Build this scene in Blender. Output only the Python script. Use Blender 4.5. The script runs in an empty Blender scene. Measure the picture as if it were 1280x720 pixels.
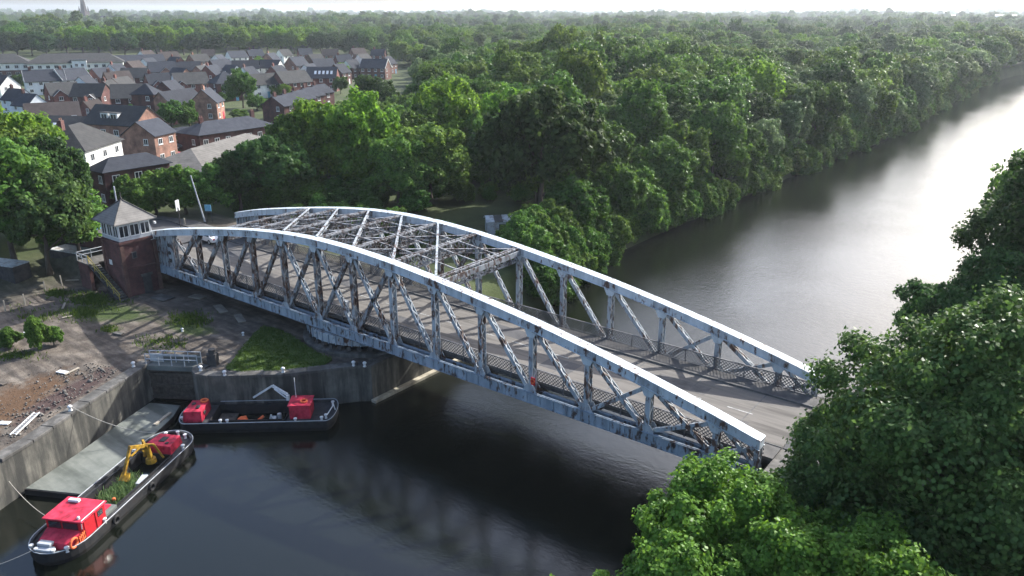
import bpy, math, random
import numpy as np
from mathutils import Vector, Matrix
R = math.radians
random.seed(7)
sc = bpy.context.scene
COL = sc.collection
# ------------------------------------------------------------------ camera, sky, sun
CAM = np.array([79.893, -45.98, 28.715]); YAW = -0.653; PITCH = 0.339
fw = np.array([math.sin(YAW)*math.cos(PITCH), math.cos(YAW)*math.cos(PITCH), -math.sin(PITCH)])
rt = np.array([math.cos(YAW), -math.sin(YAW), 0.0]); upv = np.cross(rt, fw)
cam_d = bpy.data.cameras.new('camera'); cam = bpy.data.objects.new('camera', cam_d); COL.objects.link(cam)
cam.matrix_world = Matrix([[rt[0], upv[0], -fw[0], CAM[0]], [rt[1], upv[1], -fw[1], CAM[1]], [rt[2], upv[2], -fw[2], CAM[2]], [0, 0, 0, 1]])
cam_d.sensor_width = 36; cam_d.lens = 976/1280*36; cam_d.clip_start = 0.5; cam_d.clip_end = 30000
sc.camera = cam
SUN_AZ = 10.0      # degrees from +Y towards +X
SUN_EL = 35.0
w = bpy.data.worlds.new('World'); sc.world = w; w.use_nodes = True
nt = w.node_tree; bg = nt.nodes['Background']
sky = nt.nodes.new('ShaderNodeTexSky'); sky.sky_type = 'NISHITA'; sky.sun_disc = False
sky.sun_elevation = R(SUN_EL); sky.sun_rotation = R(SUN_AZ)
sky.air_density = 1.0; sky.dust_density = 3.4; sky.ozone_density = 2.5; sky.altitude = 20
nt.links.new(sky.outputs[0], bg.inputs[0]); bg.inputs[1].default_value = 0.15
sd = bpy.data.lights.new('sun', 'SUN'); so = bpy.data.objects.new('sun', sd); COL.objects.link(so)
sd.energy = 4.4; sd.angle = R(0.6); sd.color = (1.0, 0.97, 0.91)
sv = Vector((math.sin(R(SUN_AZ))*math.cos(R(SUN_EL)), math.cos(R(SUN_AZ))*math.cos(R(SUN_EL)), math.sin(R(SUN_EL))))
so.rotation_euler = sv.to_track_quat('Z', 'Y').to_euler(); so.location = (60, 60, 90)
vs = sc.view_settings
vs.view_transform = 'Standard'; vs.look = 'None'; vs.gamma = 1; vs.use_curve_mapping = False; vs.exposure = 1.2
ZW = -6.7          # water level;  z = 0 is the top of the bridge's bottom chord
YARD = -3.05

# ------------------------------------------------------------------ survey helper: pixel of the photograph -> point on a level
def bp(x, y, z):
    d = fw + rt*(x-640)/976 + upv*(360-y)/976
    t = (z-CAM[2])/d[2]
    return CAM + d*t

# ------------------------------------------------------------------ materials
MATS = {}
def nmat(name):
    m = bpy.data.materials.new(name); m.use_nodes = True
    n = m.node_tree.nodes; b = n['Principled BSDF']; b.inputs['Specular IOR Level'].default_value = 0.3
    MATS[name] = m
    return m, n, m.node_tree.links, b
def ramp(n, stops, interp='LINEAR'):
    r = n.new('ShaderNodeValToRGB'); r.color_ramp.interpolation = interp
    e = r.color_ramp.elements
    while len(e) < len(stops): e.new(0.5)
    for k, (p, c) in enumerate(stops):
        e[k].position = p; e[k].color = (*c, 1)
    return r
def noise(n, l, scale, detail=5, rough=0.55, coord='Object', sc3=None, dist=0):
    tc = n.new('ShaderNodeTexCoord'); t = n.new('ShaderNodeTexNoise')
    t.inputs['Scale'].default_value = scale; t.inputs['Detail'].default_value = detail; t.inputs['Roughness'].default_value = rough
    t.inputs['Distortion'].default_value = dist
    if sc3:
        mp = n.new('ShaderNodeMapping'); mp.inputs['Scale'].default_value = sc3
        l.new(tc.outputs[coord], mp.inputs[0]); l.new(mp.outputs[0], t.inputs['Vector'])
    else: l.new(tc.outputs[coord], t.inputs['Vector'])
    return t
def mix(n, l, fac, a, b, mode='MIX'):
    m = n.new('ShaderNodeMix'); m.data_type = 'RGBA'; m.blend_type = mode
    for sock, v in ((m.inputs['Factor'], fac), (m.inputs['A'], a), (m.inputs['B'], b)):
        pass
    def put(s, v):
        if isinstance(v, (int, float)): s.default_value = v
        elif isinstance(v, tuple): s.default_value = (*v, 1)
        else: l.new(v, s)
    put(m.inputs[0], fac); put(m.inputs[6], a); put(m.inputs[7], b)
    return m.outputs[2]
def bump(n, l, h, b, strength=0.3, dist=0.05):
    k = n.new('ShaderNodeBump'); k.inputs['Strength'].default_value = strength; k.inputs['Distance'].default_value = dist
    l.new(h, k.inputs['Height']); l.new(k.outputs[0], b.inputs['Normal'])
def mottled(name, c1, c2, scale=2.0, rough=0.85, c3=None, bumpk=0.2, lo=.35, hi=.65, vary=0.0, metallic=0, sc3=None):
    m, n, l, b = nmat(name)
    t = noise(n, l, scale, 6, 0.6, sc3=sc3)
    st = [(lo, c1), (hi, c2)] if c3 is None else [(lo, c1), ((lo+hi)/2, c2), (hi, c3)]
    r = ramp(n, st); l.new(t.outputs[0], r.inputs[0])
    out = r.outputs[0]
    if vary:
        oi = n.new('ShaderNodeObjectInfo'); h = n.new('ShaderNodeHueSaturation')
        mr = n.new('ShaderNodeMapRange'); mr.inputs[3].default_value = 1-vary; mr.inputs[4].default_value = 1+vary
        l.new(oi.outputs['Random'], mr.inputs[0]); l.new(mr.outputs[0], h.inputs['Value']); l.new(out, h.inputs['Color']); out = h.outputs[0]
    l.new(out, b.inputs['Base Color']); b.inputs['Roughness'].default_value = rough; b.inputs['Metallic'].default_value = metallic
    if bumpk: bump(n, l, t.outputs[0], b, bumpk, 0.05)
    return m
def paint_rust(name, paint, paint2, rust, amount, scale=1.6):
    m, n, l, b = nmat(name)
    big = noise(n, l, 0.55, 3, 0.5); fine = noise(n, l, scale*1.7, 5, 0.62, sc3=(1, 1, .42)); st = noise(n, l, 1.6, 4, 0.6, sc3=(1, 1, 0.18))
    pr = ramp(n, [(0.3, paint2), (0.62, paint)]); l.new(st.outputs[0], pr.inputs[0])
    ad = n.new('ShaderNodeMath'); ad.operation = 'MULTIPLY_ADD'; ad.inputs[1].default_value = 0.42
    l.new(big.outputs[0], ad.inputs[0]); l.new(fine.outputs[0], ad.inputs[2])
    mk = ramp(n, [(amount-.045, (1, 1, 1)), (amount+0.055, (0, 0, 0))])
    l.new(ad.outputs[0], mk.inputs[0])
    rr = ramp(n, [(0.35, (rust[0]*.45, rust[1]*.45, rust[2]*.5)), (0.65, rust)]); l.new(fine.outputs[0], rr.inputs[0])
    o = mix(n, l, mk.outputs[0], pr.outputs[0], rr.outputs[0])
    l.new(o, b.inputs['Base Color']); b.inputs['Roughness'].default_value = 0.55
    bump(n, l, fine.outputs[0], b, 0.25, 0.03)
    return m
paint_rust('truss_paint', (0.36, 0.405, 0.445), (0.20, 0.225, 0.25), (0.15, 0.085, 0.06), 0.645)
paint_rust('truss_worn', (0.29, 0.31, 0.33), (0.13, 0.14, 0.155), (0.12, 0.072, 0.054), 0.69)
paint_rust('chord_paint', (0.49, 0.545, 0.59), (0.34, 0.39, 0.43), (0.17, 0.085, 0.058), 0.575)
paint_rust('low_chord', (0.27, 0.33, 0.39), (0.155, 0.195, 0.24), (0.10, 0.07, 0.058), 0.61)
paint_rust('bracing', (0.28, 0.29, 0.305), (0.15, 0.155, 0.165), (0.095, 0.068, 0.055), 0.69)
mottled('parapet', (0.055, 0.055, 0.06), (0.14, 0.14, 0.15), 3, 0.6)
mottled('asphalt', (0.075, 0.069, 0.063), (0.145, 0.134, 0.122), 0.8, 0.9, c3=(0.108, 0.10, 0.092), bumpk=.1, sc3=(.12, 1.3, 1))
mottled('road_asphalt', (0.055, 0.055, 0.06), (0.095, 0.093, 0.095), 0.5, 0.92, bumpk=.1)
mottled('footway', (0.065, 0.063, 0.062), (0.115, 0.11, 0.106), 1.1, 0.92, bumpk=.1)
mottled('kerb', (0.07, 0.07, 0.072), (0.13, 0.128, 0.125), 2, 0.9)
mottled('line_paint', (0.18, 0.18, 0.175), (0.42, 0.42, 0.40), 4, 0.7, bumpk=0)
mottled('dark_steel', (0.025, 0.026, 0.03), (0.07, 0.065, 0.062), 1.5, 0.7)
def concrete(name, a, bcol, dark, streak=True):
    m, n, l, b = nmat(name)
    t = noise(n, l, 0.5, 6, 0.62); s = noise(n, l, 0.9, 5, 0.65, sc3=(1, 1, 0.12))
    r = ramp(n, [(0.32, a), (0.68, bcol)]); l.new(t.outputs[0], r.inputs[0])
    k = ramp(n, [(0.42, (1, 1, 1)), (0.60, (0, 0, 0))]); l.new(s.outputs[0], k.inputs[0])
    mm = n.new('ShaderNodeMath'); mm.operation = 'MULTIPLY'; mm.inputs[1].default_value = .8; l.new(k.outputs[0], mm.inputs[0])
    l.new(mix(n, l, mm.outputs[0], r.outputs[0], dark), b.inputs['Base Color']); b.inputs['Roughness'].default_value = .9
    f = noise(n, l, 4, 8, 0.7); bump(n, l, f.outputs[0], b, 0.4, 0.05)
concrete('quay', (0.07, 0.068, 0.06), (0.19, 0.178, 0.15), (0.024, 0.025, 0.024))
concrete('coping', (0.085, 0.082, 0.076), (0.16, 0.152, 0.142), (0.05, 0.048, 0.044))
concrete('pale_ledge', (0.36, 0.33, 0.26), (0.48, 0.44, 0.35), (0.2, 0.18, 0.14))
mottled('slab', (0.13, 0.118, 0.10), (0.24, 0.215, 0.18), 1.2, 0.9)
def brickmat(name, a, bcol, mort, vary=.12, rough=.9):
    m, n, l, b = nmat(name)
    tc = n.new('ShaderNodeTexCoord'); br = n.new('ShaderNodeTexBrick')
    br.inputs['Color1'].default_value = (*a, 1); br.inputs['Color2'].default_value = (*bcol, 1); br.inputs['Mortar'].default_value = (*mort, 1)
    br.inputs['Scale'].default_value = 1.0; br.inputs['Brick Width'].default_value = .23; br.inputs['Row Height'].default_value = .08; br.inputs['Mortar Size'].default_value = .008
    mp = n.new('ShaderNodeMapping'); mp.inputs['Rotation'].default_value = (R(90), 0, 0)
    # brick texture runs in x/y: use (x+y, z)
    sx = n.new('ShaderNodeSeparateXYZ'); cb = n.new('ShaderNodeCombineXYZ'); ad = n.new('ShaderNodeMath')
    l.new(tc.outputs['Object'], sx.inputs[0]); l.new(sx.outputs[0], ad.inputs[0]); l.new(sx.outputs[1], ad.inputs[1])
    l.new(ad.outputs[0], cb.inputs[0]); l.new(sx.outputs[2], cb.inputs[1]); l.new(cb.outputs[0], br.inputs['Vector'])
    t = noise(n, l, 0.7, 5, .6)
    k = ramp(n, [(.3, (.42, .42, .44)), (.52, (.85, .84, .84)), (.7, (1.2, 1.16, 1.12))]); l.new(t.outputs[0], k.inputs[0])
    o = mix(n, l, 1.0, br.outputs[0], k.outputs[0], 'MULTIPLY')
    oi = n.new('ShaderNodeObjectInfo'); h = n.new('ShaderNodeHueSaturation'); mr = n.new('ShaderNodeMapRange')
    mr.inputs[3].default_value = 1-vary; mr.inputs[4].default_value = 1+vary
    l.new(oi.outputs['Random'], mr.inputs[0]); l.new(mr.outputs[0], h.inputs['Value']); l.new(o, h.inputs['Color'])
    l.new(h.outputs[0], b.inputs['Base Color']); b.inputs['Roughness'].default_value = rough
brickmat('brick_red', (0.155, 0.048, 0.042), (0.20, 0.066, 0.052), (0.17, 0.13, 0.12))
brickmat('brick_tower', (0.105, 0.042, 0.042), (0.145, 0.055, 0.05), (0.12, 0.095, 0.09))
brickmat('brick_dark', (0.090, 0.036, 0.034), (0.12, 0.048, 0.042), (0.11, 0.085, 0.08))
brickmat('brick_peach', (0.25, 0.125, 0.090), (0.31, 0.165, 0.12), (0.3, 0.22, 0.18))
brickmat('brick_brown', (0.13, 0.062, 0.05), (0.17, 0.082, 0.062), (0.15, 0.12, 0.11))
mottled('render_white', (0.62, 0.62, 0.58), (0.78, 0.77, 0.72), .8, .85, vary=.06)
mottled('render_pale', (0.50, 0.54, 0.58), (0.62, 0.66, 0.70), .8, .85, vary=.06)
def roofmat(name, a, bcol):
    m, n, l, b = nmat(name)
    tc = n.new('ShaderNodeTexCoord'); sx = n.new('ShaderNodeSeparateXYZ'); l.new(tc.outputs['Object'], sx.inputs[0])
    wv = n.new('ShaderNodeMath'); wv.operation = 'MULTIPLY'; wv.inputs[1].default_value = 5.0; l.new(sx.outputs[2], wv.inputs[0])
    fr = n.new('ShaderNodeMath'); fr.operation = 'FRACT'; l.new(wv.outputs[0], fr.inputs[0])
    t = noise(n, l, 0.9, 7, .68); r = ramp(n, [(.3, a), (.7, bcol)]); l.new(t.outputs[0], r.inputs[0])
    k = ramp(n, [(0.0, (.7, .7, .7)), (.25, (1, 1, 1))]); l.new(fr.outputs[0], k.inputs[0])
    o = mix(n, l, 1.0, r.outputs[0], k.outputs[0], 'MULTIPLY')
    oi = n.new('ShaderNodeObjectInfo'); h = n.new('ShaderNodeHueSaturation'); mr = n.new('ShaderNodeMapRange')
    mr.inputs[3].default_value = .8; mr.inputs[4].default_value = 1.2
    l.new(oi.outputs['Random'], mr.inputs[0]); l.new(mr.outputs[0], h.inputs['Value']); l.new(o, h.inputs['Color'])
    l.new(h.outputs[0], b.inputs['Base Color']); b.inputs['Roughness'].default_value = .92; b.inputs['Specular IOR Level'].default_value = .15
roofmat('roof_slate', (0.024, 0.027, 0.036), (0.046, 0.051, 0.063))
roofmat('roof_grey', (0.034, 0.035, 0.037), (0.064, 0.064, 0.064))
roofmat('roof_brown', (0.040, 0.033, 0.032), (0.070, 0.058, 0.056))
roofmat('roof_stone', (0.11, 0.105, 0.098), (0.19, 0.18, 0.168))
mottled('white_paint', (0.55, 0.56, 0.56), (0.70, 0.70, 0.69), 2, .6, bumpk=0)
mottled('grey_paint', (0.30, 0.32, 0.34), (0.42, 0.44, 0.46), 2, .6, bumpk=.1)
mottled('hull_black', (0.008, 0.009, 0.011), (0.022, 0.022, 0.024), 1.3, .6, c3=(0.02, 0.017, 0.015))
mottled('deck_dark', (0.022, 0.024, 0.027), (0.055, 0.057, 0.06), 1.2, .8)
mottled('deck_grey', (0.085, 0.095, 0.09), (0.15, 0.165, 0.155), .35, .85, bumpk=.1, sc3=(1, 1, 1))
mottled('red_paint', (0.20, 0.012, 0.024), (0.44, 0.022, 0.052), 1.9, .6, c3=(0.52, 0.04, 0.075), bumpk=.08)
mottled('red_bright', (0.30, 0.010, 0.016), (0.52, 0.013, 0.024), 1.9, .55, bumpk=.08)
mottled('orange', (0.60, 0.10, 0.035), (0.7, 0.17, 0.06), 3, .6)
mottled('yellow_paint', (0.16, 0.085, 0.012), (0.42, 0.25, 0.025), 2.2, .6)
mottled('yellow_rail', (0.26, 0.20, 0.04), (0.42, 0.33, 0.06), 2.5, .5)
mottled('blue_paint', (0.10, 0.28, 0.42), (0.16, 0.38, 0.52), 2, .5)
mottled('timber', (0.22, 0.19, 0.15), (0.42, 0.38, 0.31), 3, .85, sc3=(1, 6, 6))
mottled('timber_dark', (0.05, 0.042, 0.035), (0.11, 0.095, 0.08), 3, .9)
mottled('rope', (0.26, 0.25, 0.22), (0.38, 0.36, 0.32), 8, .9)
mottled('rubber', (0.012, 0.012, 0.013), (0.03, 0.03, 0.03), 3, .8)
mottled('metal_sheet', (0.28, 0.30, 0.31), (0.50, 0.52, 0.52), .9, .5, c3=(.22, .17, .14))
mottled('car_silver', (0.45, 0.46, 0.48), (0.5, 0.51, 0.53), 1, .25, bumpk=0, metallic=.4)
mottled('car_white', (0.7, 0.71, 0.72), (0.74, 0.75, 0.76), 1, .3, bumpk=0)
mottled('car_red', (0.28, 0.02, 0.02), (0.32, 0.03, 0.03), 1, .3, bumpk=0)
mottled('car_grey', (0.09, 0.10, 0.11), (0.12, 0.13, 0.14), 1, .3, bumpk=0)
mottled('bark', (0.045, 0.036, 0.028), (0.10, 0.083, 0.065), 3, .95, bumpk=.6, sc3=(1, 1, .25))
mottled('sandstone', (0.035, 0.026, 0.026), (0.06, 0.045, 0.042), .1, .9)
def glass():
    m, n, l, b = nmat('glass'); b.inputs['Base Color'].default_value = (0.02, 0.024, 0.03, 1); b.inputs['Roughness'].default_value = .08; b.inputs['Specular IOR Level'].default_value = .6
glass()
def emis():
    m, n, l, b = nmat('green_lamp'); b.inputs['Base Color'].default_value = (.0, .35, .22, 1); b.inputs['Emission Color'].default_value = (.05, 1, .6, 1); b.inputs['Emission Strength'].default_value = 1.5
emis()
def foliage(name, dark, light, trans=.33, hv=.018, vv=.27, spec=.05):
    m = bpy.data.materials.new(name); m.use_nodes = True; MATS[name] = m
    n = m.node_tree.nodes; l = m.node_tree.links; n.clear()
    out = n.new('ShaderNodeOutputMaterial'); g = n.new('ShaderNodeNewGeometry'); oi = n.new('ShaderNodeObjectInfo')
    r = ramp(n, [(0, dark), (1, light)]); l.new(g.outputs['Random Per Island'], r.inputs[0])
    h = n.new('ShaderNodeHueSaturation')
    mr = n.new('ShaderNodeMapRange'); mr.inputs[3].default_value = .5-hv; mr.inputs[4].default_value = .5+hv
    l.new(oi.outputs['Random'], mr.inputs[0]); l.new(mr.outputs[0], h.inputs['Hue'])
    wn = n.new('ShaderNodeTexWhiteNoise'); wn.noise_dimensions = '1D'; l.new(oi.outputs['Random'], wn.inputs['W'])
    mv = n.new('ShaderNodeMapRange'); mv.inputs[3].default_value = 1-vv; mv.inputs[4].default_value = 1+vv
    l.new(wn.outputs['Value'], mv.inputs[0]); l.new(mv.outputs[0], h.inputs['Value']); l.new(r.outputs[0], h.inputs['Color'])
    d = n.new('ShaderNodeBsdfPrincipled'); d.inputs['Roughness'].default_value = .42; d.inputs['Specular IOR Level'].default_value = spec
    t = n.new('ShaderNodeBsdfTranslucent'); mx = n.new('ShaderNodeMixShader'); mx.inputs[0].default_value = trans
    hs = n.new('ShaderNodeHueSaturation'); hs.inputs['Hue'].default_value = .485; hs.inputs['Saturation'].default_value = 1.1; hs.inputs['Value'].default_value = 1.5
    l.new(h.outputs[0], d.inputs['Base Color']); l.new(h.outputs[0], hs.inputs['Color']); l.new(hs.outputs[0], t.inputs['Color'])
    l.new(d.outputs[0], mx.inputs[1]); l.new(t.outputs[0], mx.inputs[2]); l.new(mx.outputs[0], out.inputs[0])
foliage('leaf_mid', (0.0318, 0.0753, 0.0157), (0.109, 0.2052, 0.043))
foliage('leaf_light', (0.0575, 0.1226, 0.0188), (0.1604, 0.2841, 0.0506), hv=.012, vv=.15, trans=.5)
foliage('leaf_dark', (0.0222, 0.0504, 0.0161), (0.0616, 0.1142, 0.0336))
foliage('leaf_willow', (0.064, 0.1066, 0.044), (0.165, 0.2332, 0.1013))
foliage('leaf_maple', (0.0511, 0.1171, 0.018), (0.1502, 0.282, 0.0492), hv=.005, vv=.05, spec=.1)
foliage('leaf_deep', (0.0334, 0.0728, 0.0196), (0.1094, 0.1819, 0.053), hv=.005, vv=.05, spec=.1)
foliage('leaf_ash', (0.0347, 0.0727, 0.0283), (0.1155, 0.1788, 0.074), hv=.005, vv=.05, spec=.1)
foliage('grass_blade', (0.035, 0.075, 0.015), (0.10, 0.15, 0.03), hv=.01, vv=.1)

# ------------------------------------------------------------------ mesh building
class MB:
    def __init__(s): s.v = []; s.f = []
    def add(s, vs, fs):
        o = len(s.v); s.v += [tuple(map(float, p)) for p in vs]; s.f += [tuple(i+o for i in f) for f in fs]; return s
    def box(s, c, d, rz=0, rx=0, ry=0):
        m = Matrix.Rotation(rz, 3, 'Z') @ Matrix.Rotation(ry, 3, 'Y') @ Matrix.Rotation(rx, 3, 'X'); c = Vector(c)
        vs = [c + m @ Vector((x*d[0]/2, y*d[1]/2, z*d[2]/2)) for x in (-1, 1) for y in (-1, 1) for z in (-1, 1)]
        return s.add(vs, [(0, 1, 3, 2), (4, 6, 7, 5), (0, 4, 5, 1), (2, 3, 7, 6), (0, 2, 6, 4), (1, 5, 7, 3)])
    def b2(s, x0, x1, y0, y1, z0, z1): return s.box(((x0+x1)/2, (y0+y1)/2, (z0+z1)/2), (x1-x0, y1-y0, z1-z0))
    def beam(s, p0, p1, wd, h, up=(0, 0, 1)):
        p0 = Vector(p0); p1 = Vector(p1); d = (p1-p0).normalized(); up = Vector(up)
        side = d.cross(up)
        if side.length < 1e-4: side = d.cross(Vector((1, 0, 0)))
        side.normalize(); u = side.cross(d)
        vs = [p + side*(a*wd/2) + u*(b*h/2) for p in (p0, p1) for a in (-1, 1) for b in (-1, 1)]
        return s.add(vs, [(0, 1, 3, 2), (4, 6, 7, 5), (0, 4, 5, 1), (2, 3, 7, 6), (0, 2, 6, 4), (1, 5, 7, 3)])
    def prism(s, poly, z0, z1):
        n = len(poly); a = sum(poly[i][0]*poly[(i+1) % n][1]-poly[(i+1) % n][0]*poly[i][1] for i in range(n))
        if a < 0: poly = poly[::-1]
        vs = [(x, y, z0) for x, y in poly]+[(x, y, z1) for x, y in poly]
        return s.add(vs, [tuple(range(n))[::-1], tuple(range(n, 2*n))]+[(i, (i+1) % n, n+(i+1) % n, n+i) for i in range(n)])
    def tube(s, pts, r, n=6, cap=True):
        pts = [Vector(p) for p in pts]; rr = r if isinstance(r, (list, tuple)) else [r]*len(pts); o = len(s.v); vs = []
        for k, p in enumerate(pts):
            d = (pts[min(k+1, len(pts)-1)]-pts[max(k-1, 0)]).normalized()
            a = d.cross(Vector((0, 0, 1))) if abs(d.z) < .95 else d.cross(Vector((1, 0, 0))); a.normalize(); b = d.cross(a)
            vs += [p + (a*math.cos(2*math.pi*j/n)+b*math.sin(2*math.pi*j/n))*rr[k] for j in range(n)]
        fs = [(k*n+j, k*n+(j+1) % n, (k+1)*n+(j+1) % n, (k+1)*n+j) for k in range(len(pts)-1) for j in range(n)]
        if cap: fs += [tuple(range(n))[::-1], tuple(range((len(pts)-1)*n, len(pts)*n))]
        return s.add(vs, fs)
    def lathe(s, prof, c=(0, 0, 0), n=12):
        vs = [(c[0]+r*math.cos(2*math.pi*j/n), c[1]+r*math.sin(2*math.pi*j/n), c[2]+z) for r, z in prof for j in range(n)]
        fs = [(k*n+j, k*n+(j+1) % n, (k+1)*n+(j+1) % n, (k+1)*n+j) for k in range(len(prof)-1) for j in range(n)]
        fs += [tuple(range(n))[::-1], tuple(range((len(prof)-1)*n, len(prof)*n))]
        return s.add(vs, fs)
    def ring(s, c, R0, r, axis='Z', n=14, m=6):
        vs = []
        for i in range(n):
            a = 2*math.pi*i/n
            for j in range(m):
                b = 2*math.pi*j/m; q = R0+r*math.cos(b); p = (q*math.cos(a), q*math.sin(a), r*math.sin(b))
                if axis == 'X': p = (p[2], p[0], p[1])
                if axis == 'Y': p = (p[0], p[2], p[1])
                vs.append((c[0]+p[0], c[1]+p[1], c[2]+p[2]))
        return s.add(vs, [(i*m+j, ((i+1) % n)*m+j, ((i+1) % n)*m+(j+1) % m, i*m+(j+1) % m) for i in range(n) for j in range(m)])
    def mesh(s, name, off=(0, 0, 0)):
        me = bpy.data.meshes.new(name); me.from_pydata([(x-off[0], y-off[1], z-off[2]) for x, y, z in s.v], [], s.f); me.update(); return me
def link(name, data, m=None, parent=None, loc=None):
    o = bpy.data.objects.new(name, data); COL.objects.link(o)
    if m and data and not data.materials: data.materials.append(MATS[m])
    if parent: o.parent = parent
    if loc is not None: o.location = loc
    return o
def tag(o, label=None, cat=None, group=None, kind=None):
    if label: o['label'] = label
    if cat: o['category'] = cat
    if group: o['group'] = group
    if kind: o['kind'] = kind
    return o
def empty(name, loc, rz=0, label=None, cat=None, group=None):
    o = bpy.data.objects.new(name, None); COL.objects.link(o); o.location = loc; o.rotation_euler = (0, 0, rz); o.empty_display_size = .5
    return tag(o, label, cat, group)
def pw(name, mb, m, root, top=None):           # part given in world coordinates under an unrotated root
    off = root.location if top is None else top.location
    return link(name, mb.mesh(name, off), m, root)
def pl(name, mb, m, root): return link(name, mb.mesh(name), m, root)
def bevel(o, wdt=.03, seg=2):
    b = o.modifiers.new('bevel', 'BEVEL'); b.width = wdt; b.segments = seg; b.limit_method = 'ANGLE'; return o
def smooth(o):
    o.data.polygons.foreach_set('use_smooth', [True]*len(o.data.polygons)); return o

# ------------------------------------------------------------------ ground, water, quays
LW = [(18.4+.43*70, -28.8-.9*70), (18.4, -28.8), (17.3, -26.1), (15.3, -22.3), (13.4, -18.4), (11.3, -13.9), (10.6, -12.6)]   # dock's far wall
GATE_R = (14.9, -9.9)
PIER = [GATE_R, (15.0, -10.7), (15.6, -11.4), (16.6, -11.6), (17.8, -11.2), (20.2, -9.3), (23.1, -6.7), (25.7, -3.3), (27.2, -1.3), (28.2, -0.5), (28.35, 9), (28.2, 17)]
BANKL = [(28.2, 17), (27.0, 30), (23.5, 44), (21.8, 60), (22.3, 88), (22.5, 120), (25, 170), (27, 228), (24, 307), (21, 441), (25, 507), (33, 560), (60, 640), (120, 760), (260, 900)]
WATER_L = LW + PIER + BANKL[1:]
BANKR = [(72, -400), (69, -60), (66.5, -8), (66.0, 14), (69, 40), (72, 90), (74, 200), (73, 300), (72, 440), (76, 500), (90, 560), (130, 640), (210, 730), (300, 800)]
POLY = np.array(WATER_L + BANKR[::-1])
def dist_poly(X, Y):                            # signed distance: > 0 inside the water
    P = np.stack([X.ravel(), Y.ravel()], 1); best = np.full(len(P), 1e9); ins = np.zeros(len(P), bool)
    for i in range(len(POLY)):
        a = POLY[i]; b = POLY[(i+1) % len(POLY)]; ab = b-a
        t = np.clip(((P-a) @ ab)/(ab @ ab), 0, 1); d = np.hypot(*(P-a-t[:, None]*ab).T); best = np.minimum(best, d)
        c = (a[1] > P[:, 1]) != (b[1] > P[:, 1])
        with np.errstate(divide='ignore', invalid='ignore'):
            xx = (b[0]-a[0])*(P[:, 1]-a[1])/(b[1]-a[1])+a[0]
        ins ^= c & (P[:, 0] < xx)
    return np.where(ins, best, -best).reshape(X.shape)
def sstep(a, b, x): t = np.clip((x-a)/(b-a), 0, 1); return t*t*(3-2*t)
def vnoise(X, Y):
    return (np.sin(X*.31+Y*.17)+np.sin(X*.13-Y*.29+1.3)+.6*np.sin(X*.71+Y*.53+2.1)+.5*np.sin(X*.9-Y*1.1))/3
def ground_z(X, Y):
    X = np.asarray(X, float); Y = np.asarray(Y, float)
    d = dist_poly(X, Y)
    town = sstep(-60, -140, X)
    lev = -1.3+town*2.0 + .25*vnoise(X*.4, Y*.4)
    road = sstep(-11.5, -13.5, X)*np.maximum(sstep(-1.2, -.2, Y), sstep(-31, -36, X)*sstep(-24, -16, Y))*sstep(22, 17, Y)*sstep(-110, -80, X)
    yard = sstep(-.2, -1.6, Y)*sstep(-32, -20, X)
    pit = sstep(-13.0, -12.4, X)*sstep(16.5, 13.5, Y)
    ym = np.maximum(yard, pit)
    yz = YARD + .10*vnoise(X*1.3, Y*1.3) + 2.6*sstep(-13.6, -15.5, X)*sstep(-5.5, -3.5, Y)*sstep(-.2, -1.6, Y) + 1.3*sstep(-14, -30, X)*sstep(-4, -12, -Y)*0
    lev = lev*(1-ym)+yz*ym
    lev = lev*(1-road)+.40*road
    right = sstep(45, 60, X)
    lev = lev*(1-right)+(-1.0)*right
    rr = sstep(64, 66.5, X)*sstep(-1, 0, Y)*sstep(14, 13, Y); lev = lev*(1-rr)+.35*rr
    quay = (Y < 17) & (X < 45)
    nat = np.where(d > -6, lev*0+(-6.7)+(lev+6.7)*sstep(0.2, -3.2, d), lev); nat = np.where(d > .3, -8.6, nat)
    qz = np.where(d > -.7, -8.8, lev)
    return np.where(quay, qz, nat)
def axis_pts(lo, hi, segs):
    out = [lo]
    for end, step in segs:
        n = max(1, round((end-out[-1])/step)); out += list(np.linspace(out[-1], end, n+1)[1:])
    return np.array(out)
xs = axis_pts(-8000, 8000, [(-1500, 900), (-420, 60), (-120, 8), (-40, 2), (-30, .9), (33, .5), (80, 1.5), (120, 4), (320, 20), (1500, 120), (8000, 900)])
ys = axis_pts(-1500, 9000, [(-300, 300), (-80, 20), (-40, 2), (18, .5), (60, 1.2), (140, 3), (700, 7), (1000, 30), (2200, 120), (9000, 800)])
X, Y = np.meshgrid(xs, ys); Z = ground_z(X, Y)
me = bpy.data.meshes.new('ground'); nx = len(xs); ny = len(ys)
me.vertices.add(nx*ny); me.vertices.foreach_set('co', np.stack([X, Y, Z], -1).astype(np.float32).ravel())
ii = np.arange(nx*ny).reshape(ny, nx); q = np.stack([ii[:-1, :-1], ii[:-1, 1:], ii[1:, 1:], ii[1:, :-1]], -1).reshape(-1, 4)
me.loops.add(q.size); me.loops.foreach_set('vertex_index', q.ravel().astype(np.int32))
me.polygons.add(len(q)); me.polygons.foreach_set('loop_start', (np.arange(len(q))*4).astype(np.int32)); me.update(); me.validate()
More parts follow.
